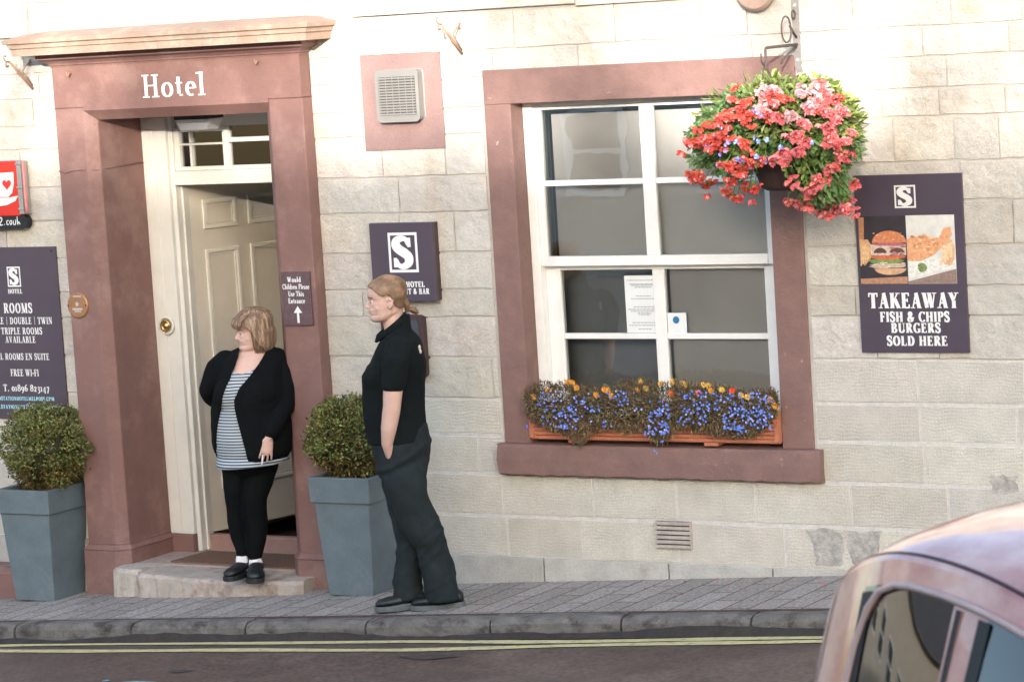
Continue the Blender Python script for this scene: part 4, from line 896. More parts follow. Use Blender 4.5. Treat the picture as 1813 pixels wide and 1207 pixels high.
# ---- window box
wb=thing('window_box','terracotta plastic window box full of blue lobelia and marigolds','window box',(2.87,-.03,.89))
X0,X1=2.135,3.585; zb_,zt_=.900,1.058
g=MB(); 
prof=[(-.035,zb_)]; 
for k in range(6): prof+=[(-.036-.0035*k-.003,zb_+.004+k*.022),(-.0365-.0035*k-.003,zb_+.018+k*.022),(-.033-.0035*k,zb_+.021+k*.022)]
prof+=[(-.066,zb_+.135),(-.068,zt_),(-.055,zt_),(-.045,zb_+.13),(.08,zb_+.13),(.08,zb_)]
q=len(prof); v=[(x,y,zz) for x in (X0,X1) for (y,zz) in prof]
g.add(v,[(j,(j+1)%q,q+(j+1)%q,q+j) for j in range(q)]+[tuple(range(q-1,-1,-1)),tuple(range(q,2*q))])
g.box(X0-.004,X0+.02,-.05,.08,zb_+.01,zt_-.001); g.box(X1-.02,X1+.004,-.05,.08,zb_+.01,zt_-.001)
TB=g.build('trough',M['terra'],wb)
for x in (2.40,3.20): B(x-.04,x+.04,-.042,.05,.884,.8995).build('foot',M['terra'],TB)
B(X0+.02,X1-.02,-.055,.075,zt_-.05,zt_-.03).build('soil',M['soil'],wb)
r=random.Random(11)
def zx(px,py,Y): # window-box zoom pixels to world
    return at(850+px/2.743,440+py/2.743,Y)
topc=[(215,700),(300,670),(430,668),(560,700),(640,690),(700,655),(790,655),(860,675),(960,665),(1090,675),(1200,690),(1300,710),(1430,700),(1452,760)]
botc=[(215,790),(260,830),(330,870),(430,905),(485,965),(540,890),(640,862),(700,890),(800,880),(840,935),(900,940),(960,870),(1060,880),(1150,900),(1250,905),(1330,905),(1400,850),(1450,780)]
def ci(c,x): return float(np.interp(x,[p[0] for p in c],[p[1] for p in c]))
g=MB()
for k in range(15000):
    x=r.uniform(222,1448); t_,b_=ci(topc,x)-10+r.uniform(-14,22),ci(botc,x)+r.uniform(-22,10)
    u_=r.random(); y=t_+(b_-t_)*u_
    Y=-.02-.10*math.sin(min(1,u_*1.15)*2.2)*r.uniform(.35,1.)
    p=zx(x,y,Y); up=1-2*u_
    d=Vector((r.uniform(-.7,.7),-.3*r.random()-.1,up+r.uniform(-.5,.5)))
    kk=r.random()
    g.tint=tintv(r,.5,1.15,(1,.85,.8)) if kk<.6 else (tintv(r,1.2,2.6,(1,.95,.7)) if kk<.8 else tintv(r,.5,1.2,(.8,1.1,.7)))
    g.leaf(p,d,rv(),r.uniform(.014,.034),r.uniform(.003,.008))
g.build('foliage',M['drybush'],wb)
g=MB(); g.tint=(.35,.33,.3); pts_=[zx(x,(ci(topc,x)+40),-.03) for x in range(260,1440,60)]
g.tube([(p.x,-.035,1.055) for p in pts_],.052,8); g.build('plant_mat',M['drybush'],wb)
g=MB()
reg=[((300,500,690,870),60),((380,470,780,880),22),((590,720,700,740),14),((590,650,835,865),5),((820,920,740,900),75),((800,900,880,905),10),((960,1100,690,860),60),((1100,1420,700,790),75),((1180,1420,780,880),95),((1230,1300,860,900),14),((845,865,975,995),3),((880,895,930,940),2),((225,235,850,870),2),((280,320,700,760),12),((650,800,690,800),14),((500,600,700,840),14)]
for (x0_,x1_,y0_,y1_),n_ in reg:
    for k in range(n_):
        x=r.uniform(x0_,x1_); y=r.uniform(y0_,y1_); p=zx(x,y,-.02-.115*math.sin(min(1,(y-650)/230)*1.9)-.012)
        g.tint=tintv(r,.7,1.8,(1,1,1) if r.random()<.75 else (2.6,1.5,1.))
        for a_ in (0,1,2,3,4):
            d=Vector((math.cos(a_*1.257+k),-.35,math.sin(a_*1.257+k))); g.leaf(p,d,Vector((0,-1,.2)),.0075,.006)
        # drop stem detail skipped
bo=g.build('lobelia_flowers',M['blue'],wb); bo['kind']='stuff'
mg=[(260,720,0),(425,648,0),(448,650,0),(470,675,0),(330,690,0),(565,710,0),(605,685,0),(622,688,0),(640,715,0),(780,645,1),(765,685,0),(805,680,1),(880,655,1),(935,645,1),(985,655,1),(998,660,1),(930,705,2),(1060,700,3),(1085,662,1),(1110,665,1),(1122,690,0),(1175,685,1),(1225,690,3),(1268,712,1),(1300,720,1),(1410,732,0),(1432,762,0),(1440,768,0)]
for i,(x,y,c) in enumerate(mg):
    g=MB(); p=zx(x,y,-.02-.10*min(1,max(0,(y-640)/140)));
    base=[(1,1,1),(1,1.35,2.2),(1.1,.45,.6),(1.05,.25,.6)][c]
    for ringn,(rr_,nn) in enumerate(((.020,9),(.013,7),(.007,5))):
        for k in range(nn):
            a_=6.283*k/nn+ringn*.4; d=Vector((math.cos(a_),-.15-.3*ringn,math.sin(a_)*.75)); g.tint=tintv(r,.8,1.1,base); g.leaf(p+Vector((0,-.003*ringn,0)),d,Vector((0,-1,.3)),rr_,.013)
    g.tint=(.25,.5,.2); g.tube([p+Vector((0,.004,0)),p+Vector((r.uniform(-.01,.01),.03,-.07))],.0018,4)
    g.build('marigold',M['orange'],wb)
# ---- hanging basket
hbk=thing('hanging_basket','hanging basket overflowing with red begonias, violet blooms and green leaves','flower basket',(3.80,-.37,2.83))
BY=-.37; r=random.Random(21)
def zb(px,py,Y=BY): return at(1190+px/3.773,100+py/3.773,Y)
bc_=at(1388,300,BY)
g=MB(); g.lathe([(.09,-.075),(.12,-.06),(.15,.03),(.165,.09),(.15,.09)],(bc_.x,BY,bc_.z-.055),'z',20); g.build('bowl',mat('dark_brown_bowl',(.035,.018,.016),.7,.2,20),hbk)
g=MB()
for a_ in (0,2.1,4.2): g.tube([(bc_.x+.17*math.cos(a_),BY+.17*math.sin(a_),bc_.z+.09),(bx,-.40,2.83)],.003,5)
g.build('chain',M['iron'],hbk)
core=[(700,420,330,230,1600),(950,330,220,180,700),(480,400,200,180,600),(1100,480,150,220,500),(850,600,300,130,600),(380,560,180,150,420),(1000,700,200,140,450),(420,730,140,120,200),(1040,900,160,130,330),(200,700,100,60,90),(260,480,110,110,170),(1220,450,60,130,70),(850,780,90,140,130),(660,200,110,60,120),(720,640,230,90,420),(800,740,130,70,160),(640,700,120,100,160),(1180,330,80,60,60),(180,560,90,60,70),(1250,620,40,90,40)]
def foli(seed,n,lo,hi,Lr,Wr,shade):
    r=random.Random(seed); g=MB()
    for (x,y,rx_,ry_,m_) in core:
        for k in range(int(m_*n)):
            a_=r.uniform(0,6.28); q=math.sqrt(r.random()); px=x+rx_*q*math.cos(a_); py=y+ry_*q*math.sin(a_)
            e=1-q*q; Y=BY-.26*math.sqrt(max(.02,e))*r.uniform(-.9,1.05)*min(1,rx_/260); Y=min(Y,-.04)
            p=zb(px,py,Y); o=Vector((p.x-bc_.x,p.y-BY,p.z-2.42)); d=(o.normalized()*.6+rv()*.6+Vector((0,0,-.35))).normalized()
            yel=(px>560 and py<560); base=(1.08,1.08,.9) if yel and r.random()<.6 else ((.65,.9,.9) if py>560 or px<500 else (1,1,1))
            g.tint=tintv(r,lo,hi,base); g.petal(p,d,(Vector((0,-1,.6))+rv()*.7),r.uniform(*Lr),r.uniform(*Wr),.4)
    return g
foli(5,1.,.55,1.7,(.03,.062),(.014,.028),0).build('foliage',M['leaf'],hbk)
g=MB()
for k in range(70):
    (x,y,rx_,ry_,m_)=core[r.randrange(len(core))]; p=zb(x+rx_*r.uniform(-.8,.8),y+ry_*r.uniform(-.7,.7),BY+r.uniform(-.2,.1)); a_=Vector((bc_.x+r.uniform(-.1,.1),BY,bc_.z+.12)); m_=(p+a_)/2+Vector((0,0,.10)); g.tube([a_,m_,p],.003,4)
g.tint=(.5,.6,.4); g.build('stems',M['twig'],hbk)
RED=[(400,230),(380,300),(330,380),(320,410),(480,385),(400,430),(220,480),(260,490),(160,540),(210,570),(100,600),(95,625),(280,590),(340,560),(300,640),(460,600),(500,650),(520,700),(440,720),(360,720),(480,760),(420,790),(130,790),(112,862),(190,870),(220,910),(370,850),(340,950),(390,985),(430,965),(510,930),(545,945),(640,340),(740,290),(660,430),(500,470),(240,540),(190,590),(560,760),(450,820),(380,800)]
PNK=[(660,300),(720,400),(860,550),(830,530),(900,570),(800,650),(720,660),(760,700),(680,750),(620,730),(830,640),(920,330),(960,340),(1000,200),(1080,290),(1110,290),(1080,450),(1060,470),(1110,580),(1060,600),(1180,600),(1230,540),(1200,660),(1170,680),(1140,750),(1090,800),(1000,860),(960,870),(1060,870),(1200,870),(1230,870),(940,940),(1000,930),(1100,990),(1190,980),(870,1000),(900,1025),(930,1045),(1000,1070),(1060,1090),(1150,1050),(1200,1070),(1220,1075),(790,1030),(780,860),(1100,560),(1150,620),(900,480),(960,280),(860,680),(1040,230),(920,900)]
VIO=[(545,380),(600,410),(570,395),(320,510),(365,600),(345,620),(415,600),(340,660),(550,570),(575,595),(635,585),(730,640),(950,605),(425,720),(470,730),(290,760),(305,690),(630,740),(520,780),(210,630),(560,700)]
def bloom(r,kind):
    g=MB(); n_=8 if kind!='v' else 5
    for sub in range(4 if kind!='v' else 1):
        c=Vector((r.uniform(-.030,.030),r.uniform(-.022,.02),r.uniform(-.034,.022))) if kind!='v' else Vector((0,0,0))
        for k in range(n_):
            a_=6.283*k/n_+r.uniform(-.2,.2); 
            if kind=='v': d=Vector((math.cos(a_),-.3,math.sin(a_))); L_,W_=.014,.013
            else: d=Vector((math.cos(a_)*.75,math.sin(a_)*.55-.25,-.55+.5*math.sin(a_*1.7+sub))); L_,W_=r.uniform(.020,.036),r.uniform(.014,.022)
            b_={'r':(1.08,1.15,.9),'p':(1.08,1.7,1.9),'w':(1.05,4.5,5.),'v':(1,1,1)}[kind]
            g.tint=tintv(r,.75,1.3,b_) if r.random()<.85 else tintv(r,1.,1.3,(1.1,3.,3.))
            g.petal(c,d,Vector((0,-1,.3))+rv()*.4,L_,W_,.4)
    return g
proto={}
for kind in 'rpwv':
    for i in range(4):
        g=bloom(random.Random(ord(kind)*10+i),kind); me=g
        o=g.build('blossom',M['violet'] if kind=='v' else M['red'],hbk,local=True); proto[(kind,i)]=[o,True]
def place_bloom(kind,p,nm):
    pr_=proto[(kind,r.randrange(4))]
    if pr_[1]: o=pr_[0]; pr_[1]=False
    else: o=pr_[0].copy(); COL.objects.link(o)
    o.parent=hbk; o.location=p-WL[hbk.name]; o.rotation_euler=(r.uniform(-.4,.4),r.uniform(-.5,.5),r.uniform(-.6,.6)); s_=r.uniform(.85,1.25); o.scale=(s_,s_,s_)
    if nm: o.name=nm
def frontY(x,y):
    q=((x-680)/640)**2+((y-520)/480)**2; return min(-.10,BY-.27*math.sqrt(max(.0,1-q))-.03) if q<1 else BY+r.uniform(-.06,.06)
for (x,y) in RED: place_bloom('r',zb(x,y,frontY(x,y)+r.uniform(-.02,.02)),'red_blossom')
for (x,y) in PNK: place_bloom('w' if (600<x<1000 and y<420 and r.random()<.5) else 'p',zb(x,y,frontY(x,y)+r.uniform(-.02,.02)),'pink_blossom')
for k in range(26):
    x,y=r.uniform(430,1180),r.uniform(170,420)
    if ((x-800)/420)**2+((y-330)/170)**2<1: place_bloom(r.choice('rpppw'),zb(x,y,frontY(x,y)),'pink_blossom')
g=MB()
for (x,y) in RED+PNK:
    if y>700 or x<230 or x>1150:
        p=zb(x,y,frontY(x,y)); a_=zb(700+(x-700)*.45,min(y-60,560),BY-.1); m_=(p+a_)/2+Vector((0,-.02,.05)); g.tint=(.8,1.2,.5); g.tube([a_,m_,p],.0028,4)
        for k in range(9):
            t_=r.uniform(.25,1); c_=a_.lerp(m_,t_*2) if t_<.5 else m_.lerp(p,t_*2-1); g.tint=tintv(r,.6,1.6,(.9,1,.8)); g.petal(c_,rv()+Vector((0,-.3,-.4)),Vector((0,-1,.5))+rv()*.6,r.uniform(.025,.05),r.uniform(.012,.022))
for k in range(220):
    a_=r.uniform(0,6.283); q_=r.uniform(.92,1.16); x,y=720+590*q_*math.cos(a_),480+360*q_*math.sin(a_)
    if y>620: continue
    p=zb(x,y,BY+r.uniform(-.15,.1)); o_=Vector((p.x-bc_.x,0,p.z-2.42)).normalized(); g.tint=tintv(r,.6,1.5,(1.1,1,.8)); g.petal(p-o_*.07,o_+rv()*.5,rv(),r.uniform(.05,.08),r.uniform(.012,.02))
g.build('trailing_growth',M['leaf'],hbk)
for (x,y) in ((660,215),(600,235),(700,190),(960,230),(880,210),(560,330)): place_bloom('w',zb(x,y,frontY(x,y)-.02),'pink_blossom')
for (x,y) in VIO: place_bloom('v',zb(x,y,frontY(x,y)-.015),'violet_blossom')
for k_,v_ in proto.items():
    if v_[1]: bpy.data.objects.remove(v_[0])
hbk.scale=(.95,.95,.95)
# ================================================================ PEOPLE
def remesh(mb,vox,sm=2):
    me=bpy.data.meshes.new('tmp'); me.from_pydata(mb.v,[],mb.f); o=bpy.data.objects.new('tmp',me); COL.objects.link(o)
    a=o.modifiers.new('r','REMESH'); a.mode='VOXEL'; a.voxel_size=vox
    b=o.modifiers.new('s','SMOOTH'); b.iterations=sm; b.factor=.5
    dg=bpy.context.evaluated_depsgraph_get(); dg.update(); e=o.evaluated_get(dg).to_mesh()
    n_=len(e.vertices); V=np.zeros(n_*3,np.float32); e.vertices.foreach_get('co',V); V=V.reshape(-1,3).astype(float)
    N=np.zeros(n_*3,np.float32); e.vertices.foreach_get('normal',N); N=N.reshape(-1,3).astype(float)
    F=[tuple(p.vertices) for p in e.polygons]
    o.evaluated_get(dg).to_mesh_clear(); bpy.data.objects.remove(o); bpy.data.meshes.remove(me); return V,N,F
def shell(V,N,F,off,pred,name,m,parent,disp=None,thick=0.):
    P=V+N*off
    if disp is not None: P=P+N*disp(V)[:,None]
    if pred is not None:
        k=pred(V,N); F=[f for f in F if k[list(f)].mean()>.5]
        used=sorted({i for f in F for i in f}); mp={a:b for b,a in enumerate(used)}; P=P[used]; F=[tuple(mp[i] for i in f) for f in F]
    if pred is not None:
        cnt={}
        for f in F:
            for a,b in zip(f,f[1:]+f[:1]): k_=(min(a,b),max(a,b)); cnt[k_]=cnt.get(k_,0)+1
        nb={}
        for (a,b),c_ in cnt.items():
            if c_==1: nb.setdefault(a,[]).append(b); nb.setdefault(b,[]).append(a)
        ks=[k_ for k_ in nb if len(nb[k_])==2]; A=np.array(ks); B0=np.array([nb[k_][0] for k_ in ks]); B1=np.array([nb[k_][1] for k_ in ks])
        if len(ks):
            for _ in range(14): P[A]=P[A]*.4+(P[B0]+P[B1])*.3
    g=MB(); g.add([tuple(p) for p in P],F)
    o=g.build(name,m,parent,smooth=True,local=True)
    if thick: s=o.modifiers.new('solid','SOLIDIFY'); s.thickness=thick; s.offset=-1
    return o
def inpoly(x,z,poly):
    c=np.zeros(len(x),bool); n_=len(poly)
    for i in range(n_):
        (x1_,z1_),(x2_,z2_)=poly[i],poly[(i+1)%n_]
        k=((z1_>z)!=(z2_>z))&(x<(x2_-x1_)*(z-z1_)/((z2_-z1_) or 1e-9)+x1_); c^=k
    return c
HP=[(0.,.33,.02,.15),(.04,.42,-.06,.24),(.09,.445,-.16,.285),(.14,.44,-.24,.31),(.18,.405,-.29,.325),(.215,.43,-.31,.33),(.245,.435,-.33,.335),(.262,.41,-.34,.338),(.28,.44,-.35,.34),(.305,.435,-.355,.345),(.335,.415,-.36,.35),(.42,.425,-.38,.36),(.48,.405,-.41,.365),(.53,.40,-.43,.37),(.57,.43,-.44,.37),(.65,.43,-.45,.37),(.75,.405,-.455,.36),(.84,.335,-.42,.32),(.91,.24,-.34,.26),(.96,.13,-.23,.18),(.99,.04,-.12,.10),(1.0,-.01,-.06,.04)]
def head(mb,T,H_):
    v=[];n_=36
    for (z_,f_,b_,w_) in HP:
        cx=(f_+b_)/2; rx_=(f_-b_)/2
        for j in range(n_):
            a_=2*math.pi*j/n_; c,s_=math.cos(a_),math.sin(a_)
            ww=w_*(1-.22*max(0,c)**2*(1 if z_<.6 else .3))
            v.append(T(Vector(((cx+rx_*math.copysign(abs(c)**.85,c))*H_,ww*s_*H_,z_*H_))))
    k=len(HP); f=[(i*n_+j,i*n_+(j+1)%n_,(i+1)*n_+(j+1)%n_,(i+1)*n_+j) for i in range(k-1) for j in range(n_)]+[tuple(range(n_-1,-1,-1)),tuple((k-1)*n_+j for j in range(n_))]
    mb.add(v,f)
    q=lambda x,y,z_: T(Vector((x,y,z_))*H_)
    mb.limb([q(.36,0,.53),q(.43,0,.44),q(.475,0,.375)],[.028*H_,.04*H_,.05*H_],10)
    for s_ in (-1,1): mb.limb([q(.40,s_*.05,.37),q(.44,s_*.045,.352)],[.036*H_,.032*H_],8)
    for s_ in (-1,1):   # ears
        P=[q(.0,s_*.37,.50),q(-.05,s_*.40,.53),q(-.10,s_*.41,.47),q(-.085,s_*.40,.38),q(-.03,s_*.375,.31)]
        mb.limb(P,[.035*H_]*5,8); mb.limb([q(-.02,s_*.34,.48),q(-.03,s_*.36,.36)],[.045*H_]*2,8)
    for s_ in (-1,1): mb.ball(q(.20,s_*.20,.33),(.13*H_,.12*H_,.12*H_)) ; mb.limb([q(.36,s_*.08,.565),q(.28,s_*.24,.575)],[.035*H_]*2,8)
def face(parent,T,H_,m_hair):
    q=lambda x,y,z_: T(Vector((x,y,z_))*H_)
    for s_ in (-1,1):
        e=MB(); e.ball(q(.325,s_*.155,.475),.055*H_,10,8); eo=e.build('eye',M['eyewhite'],parent,smooth=True,local=True)
        e=MB(); e.ball(q(.365,s_*.158,.475),.026*H_,8,6); e.build('iris',M['iris'],eo,smooth=True,local=True)
        e=MB(); e.limb([q(.385,s_*.09,.510),q(.383,s_*.16,.518),q(.335,s_*.225,.500)],[.014*H_,.017*H_,.010*H_],8); e.build('eyelid',M['skin'],parent,smooth=True,local=True)
        e=MB(); e.limb([q(.418,s_*.07,.585),q(.405,s_*.16,.60),q(.335,s_*.25,.585)],[.011*H_,.013*H_,.008*H_],6); e.build('eyebrow',M['brow'],parent,smooth=True,local=True)
    e=MB(); e.limb([q(.335,-.125,.262),q(.415,-.06,.272),q(.437,0,.274),q(.415,.06,.272),q(.335,.125,.262)],[(.012*H_,.012*H_)]*5,8); 
    e.limb([q(.345,-.10,.245),q(.41,-.05,.236),q(.43,0,.234),q(.41,.05,.236),q(.345,.10,.245)],[(.014*H_,.014*H_)]*5,8); e.build('lips',M['lips'],parent,smooth=True,local=True)
def hand(mb,w,d,nrm,thumb,L=.175,curl=.5,spread=.012,cl=(0,0,0,0)):
    # w wrist, d direction of the fingers, nrm back of the hand, thumb: side vector
    d=d.normalized(); nrm=(nrm-d*nrm.dot(d)).normalized(); t=(thumb-d*thumb.dot(d)-nrm*thumb.dot(nrm)).normalized()
    k=L/.175
    mb.limb([w,w+d*.03*k,w+d*.078*k],[(.016*k,.024*k),(.015*k,.034*k),(.012*k,.036*k)],12,up=nrm)
    for i,(o_,l_) in enumerate(((.030,.068),(.0105,.076),(-.0095,.071),(-.028,.056))):
        b_=w+d*(.082 if i!=3 else .074)*k+t*o_*k; P=[b_-d*.012*k,b_]; a_=0; dd=d
        for s_,f_ in enumerate((.42,.32,.26)):
            a_+= (curl+cl[i])*(.5,.75,.6)[s_]; dd=(d*math.cos(a_)-nrm*math.sin(a_)+t*spread*(1.5-i)).normalized(); P.append(P[-1]+dd*l_*f_*k)
        mb.limb(P,[.0082*k,.0080*k,.0075*k,.0070*k,.0062*k],8)
    b_=w+d*.020*k+t*.024*k; a2=(d*.62+t*.62-nrm*.35).normalized(); a3=(d*.85+t*.25-nrm*.55).normalized()
    mb.limb([b_,b_+a2*.034*k,b_+a2*.034*k+a3*.030*k,b_+a2*.034*k+a3*.052*k],[.0125*k,.0108*k,.0098*k,.0082*k],9)
def shoe(parent,T,L,name='shoe',sock=True,fat=1.):
    g=MB(); secs=[(-.0,.030,.055),(.02,.040,.075),(.07,.041,.085),(.12,.042,.07),(.17,.047,.055),(.22,.046,.047),(.255,.036,.038),(.272,.016,.024)]
    k=L/.275; v=[];n_=16
    for (x,hw,h) in secs:
        for j in range(n_):
            a_=2*math.pi*j/n_; c,s_=math.cos(a_),math.sin(a_); v.append(T(Vector((x*k,hw*fat*c,max(.018,.022+h*.5+h*.5*s_)))))
    g.add(v,[(i*n_+j,i*n_+(j+1)%n_,(i+1)*n_+(j+1)%n_,(i+1)*n_+j) for i in range(len(secs)-1) for j in range(n_)]+[tuple(range(n_-1,-1,-1)),tuple((len(secs)-1)*n_+j for j in range(n_))])
    o=g.build(name,M['shoe'],parent,smooth=True,local=True)
    g=MB(); P=[]
    for (x,hw) in ((-.006,.022),(.01,.038),(.05,.043),(.10,.041),(.17,.050),(.22,.050),(.26,.038),(.279,.014)): P.append((x*k,hw*fat))
    P=P+[(x,-y) for x,y in P[::-1]]
    b_=[T(Vector((x,y,0))) for x,y in P]; t_=[T(Vector((x,y,.027+.008*(x<.1)))) for x,y in P]; n_=len(P)
    g.add(b_+t_,[tuple(range(n_-1,-1,-1)),tuple(range(n_,2*n_))]+[(i,(i+1)%n_,n_+(i+1)%n_,n_+i) for i in range(n_)])
    g.build('sole',M['sole'] if name=='shoe' else M['rubber'],o,local=True,bevel=.004)
    return o
def noisef(amp,fr,seed,vert=1.):
    rr=random.Random(seed); K=[(Vector((rr.gauss(0,1),rr.gauss(0,1),rr.gauss(0,1)*vert))*fr,rr.uniform(0,6.28)) for _ in range(7)]
    def f(V):
        o=np.zeros(len(V))
        for k,p in K: o+=np.sin(V@np.array(k)+p+1.5*np.sin(V@np.array(k)[[1,2,0]]*.7))
        return amp*o/2.6
    return f
# ---------- standing person in the polo shirt (profile to the left)
PHI2=R(32.735); W2=thing('person','person with ponytail in black polo and charcoal trousers, hand in pocket, by the planter','person',(1.81,-.74,.11),None,PHI2)
tor=MB(); tor.rings([(-.012,0,1.50,.042,.052),(-.012,0,1.468,.060,.085),(-.012,.0,1.435,.088,.135),(-.012,0,1.40,.110,.175),(-.020,0,1.345,.130,.195),(-.03,0,1.29,.150,.190),(-.050,0,1.235,.166,.180),(-.056,0,1.17,.164,.172),(-.058,0,1.10,.160,.170),(-.058,0,1.0,.160,.178),(-.056,0,.93,.160,.188),(-.058,0,.885,.160,.19)],32)
for s_ in (-1,1): tor.ball((-.125,s_*.075,1.225),(.085,.085,.085))
tor.limb([(-.01,0,1.40),(-.005,0,1.46),(.004,0,1.52)],[(.075,.11),(.062,.085),(.05,.058)],20)
slv=MB(); slv.limb([(-.015,-.165,1.385),(-.035,-.205,1.32),(-.058,-.215,1.20)],[.070,.075,.067],18); slv.limb([(-.015,.165,1.385),(-.035,.205,1.32),(-.058,.215,1.20)],[.070,.073,.066],18)
allp=MB(); allp.v=list(tor.v);allp.f=list(tor.f);allp.m=list(tor.m);allp.c=list(tor.c); allp.add(slv.v,slv.f)
V,N,F=remesh(allp,.009,4)
fold=noisef(.0038,20,5,.5); fold2=noisef(.006,9,8,.6)
def slc(V,N): # keep shirt: cut hem, sleeve ends, neck
    arm=np.abs(V[:,1])>.158
    keep=np.ones(len(V),bool); keep&=~(arm&(V[:,2]<1.168+.06*0)&(V[:,2]>1.0)&(np.abs(V[:,1])>.19)); keep&=V[:,2]>.872; keep&=~((V[:,2]>1.478+.72*(V[:,0]+.05))&(np.abs(V[:,1])<.10)); return keep
sh_=shell(V,N,F,.0,slc,'polo_shirt',M['polo'],W2,disp=lambda V:fold(V)+fold2(V)*np.clip((1.3-V[:,2])*3,.3,1),thick=.004)
g=MB(); # collar
v=[];n_=26
for (dz,dr) in ((-.012,.004),(.026,-.004),(.028,.004),(-.008,.016)):
    for j in range(n_):
        a_=2*math.pi*j/n_; c,s_=math.cos(a_),math.sin(a_)
        zc=1.468+.056*c; fx=-.048+(.076+dr)*c; v.append((fx,(.068+dr)*s_,zc+dz))
g.add(v,[(i*n_+j,i*n_+(j+1)%n_,((i+1)%4)*n_+(j+1)%n_,((i+1)%4)*n_+j) for i in range(4) for j in range(n_)]); g.build('collar',M['polo'],sh_,smooth=True,local=True)
g=MB(); g.add([(.118,-.075,1.33),(.128,-.045,1.33),(.112,-.050,1.37),(.106,-.07,1.37)],[(0,1,2,3)])
g=MB()
for k,(x_,y_,z_,rr_) in enumerate(((.0,0,0,.014),(.004,0,-.020,.012))):
    p=Vector((.088+x_,-.103,1.372+z_)); g.ball(p,(rr_*.6,rr_*.45,rr_),10,6)
g.build('shirt_logo',mat('embroidered_logo',(.50,.44,.40),.8,.3,80),sh_,smooth=True,local=True)
H2=.224; yaw=math.pi+R(4); 
def T2(p,o=Vector((-.056,0,1.512)),c=math.cos(yaw),s_=math.sin(yaw),tl=R(-4)):
    x=p.x*math.cos(tl)-p.z*math.sin(tl); z=p.x*math.sin(tl)+p.z*math.cos(tl)
    return Vector((o.x+x*c-p.y*s_,o.y+x*s_+p.y*c,o.z+z))
bd=MB(); bd.rings([(-.02,0,1.40,.07,.10),(-.025,0,1.44,.060,.07),(-.032,0,1.48,.055,.056),(-.038,0,1.53,.054,.054),(-.040,0,1.58,.058,.056)],24)
head(bd,T2,H2)
bd.limb([(-.02,-.17,1.37),(-.040,-.205,1.28),(-.062,-.214,1.17),(-.072,-.212,1.09),(-.078,-.208,1.06),(-.095,-.203,.98),(-.108,-.180,.90),(-.098,-.145,.83)],[.05,.054,.050,.046,.046,.041,(.030,.033),(.022,.028)],16)
bd.limb([(-.02,.17,1.37),(-.035,.205,1.28),(-.050,.214,1.17),(-.075,.205,1.06),(-.085,.20,.98),(-.085,.19,.88),(-.08,.17,.84)],[.05,.054,.050,.046,.041,(.028,.032),(.022,.027)],16)
hand(bd,Vector((-.095,-.142,.825)),Vector((.25,.15,-1)),Vector((-.2,-1,-.2)),Vector((-1,0,-.1)),curl=.25,L=.15)
hand(bd,Vector((-.08,.165,.84)),Vector((-.0,-.3,-1)),Vector((0,1,0)),Vector((-1,0,0)),curl=.5)
bd.rings([(-.05,0,.95,.11,.13),(-.05,0,1.1,.11,.13),(-.03,0,1.25,.11,.14),(-.015,0,1.37,.08,.13),(-.02,0,1.43,.05,.07)],20)
bd.rings([(-.04,0,.80,.10,.12),(-.045,0,.9,.10,.13),(-.05,0,.98,.09,.12)],20)
Vb,Nb,Fb=remesh(bd,.0042,2)
bo_=shell(Vb,Nb,Fb,0,None,'body',M['skin'],W2)
face(bo_,T2,H2,None)
# hair: skull shell pulled back to a low tail
def hairshell(T,H_,grow,keep,name,m,parent,extra=None,low=None,strand=0.):
    v=[];n_=96; LL=[]
    prof=[p for p in HP if p[0]>(.50 if low else .25)]; prof=([(z_,.30,b_,w_) for (z_,b_,w_) in (low or [])])+prof
    zs=[p[0] for p in prof]; zz_=sorted(set([zs[0]+(zs[-1]-zs[0])*i/64 for i in range(65)]+[.97,.985,.993])); prof=[(z_,)+tuple(float(np.interp(z_,zs,[p[c_] for p in prof])) for c_ in (1,2,3)) for z_ in zz_]
    for i,(z_,f_,b_,w_) in enumerate(prof):
        cx=(f_+b_)/2; rx_=(f_-b_)/2
        for j in range(n_):
            a_=2*math.pi*j/n_; c,s_=math.cos(a_),math.sin(a_); st_=1+strand*(math.sin(a_*31+.4*math.sin(z_*9))+.6*math.sin(a_*17+1))
            v.append(Vector((cx+(rx_+grow)*math.copysign(abs(c)**.9,c)*st_,(w_+grow)*s_*st_,z_+grow*max(0,(z_-.6)/.4)**1.5)))
    k=len(prof); f=[]
    for i in range(k-1):
        for j in range(n_):
            q=(i*n_+j,i*n_+(j+1)%n_,(i+1)*n_+(j+1)%n_,(i+1)*n_+j)
            c=sum((v[t] for t in q),Vector())/4
            if keep(c): f.append(q)
    f.append(tuple((k-1)*n_+j for j in range(n_)))
    g=MB(); g.add([T(p*H_) for p in v],f)
    o=g.build(name,m,parent,smooth=True,local=True); s=o.modifiers.new('solid','SOLIDIFY'); s.thickness=.006; s.offset=0
    return o
def keep2(c):
    if c.z>.93: return True
    x=c.x; line=float(np.interp(x,[-.45,-.16,-.10,-.06,.02,.08,.16,.24,.32,.42],[.16,.34,.50,.60,.62,.60,.62,.72,.80,.845]))
    return c.z>line
hr=hairshell(T2,H2,.035,keep2,'hair',M['hairfair'],bo_,strand=.006)
q=lambda x,y,z_: T2(Vector((x,y,z_))*H2)
g=MB(); g.limb([q(-.40,0,.40),q(-.45,0,.27),q(-.44,0,.17)],[(.055*H2*1.6,.16*H2),(.07*H2,.11*H2),(.06*H2,.06*H2)],12); 
g.limb([q(-.44,0,.22),q(-.52,0,.19),q(-.59,.0,.15),q(-.64,0,.10)],[.035*H2,.065*H2,.085*H2,.06*H2],10); 
for k in range(5): g.limb([q(-.50,.05*(k-2),.19),q(-.62,.045*(k-2),.13),q(-.68,.05*(k-2),.07)],[.02*H2,.03*H2,.012*H2],6)
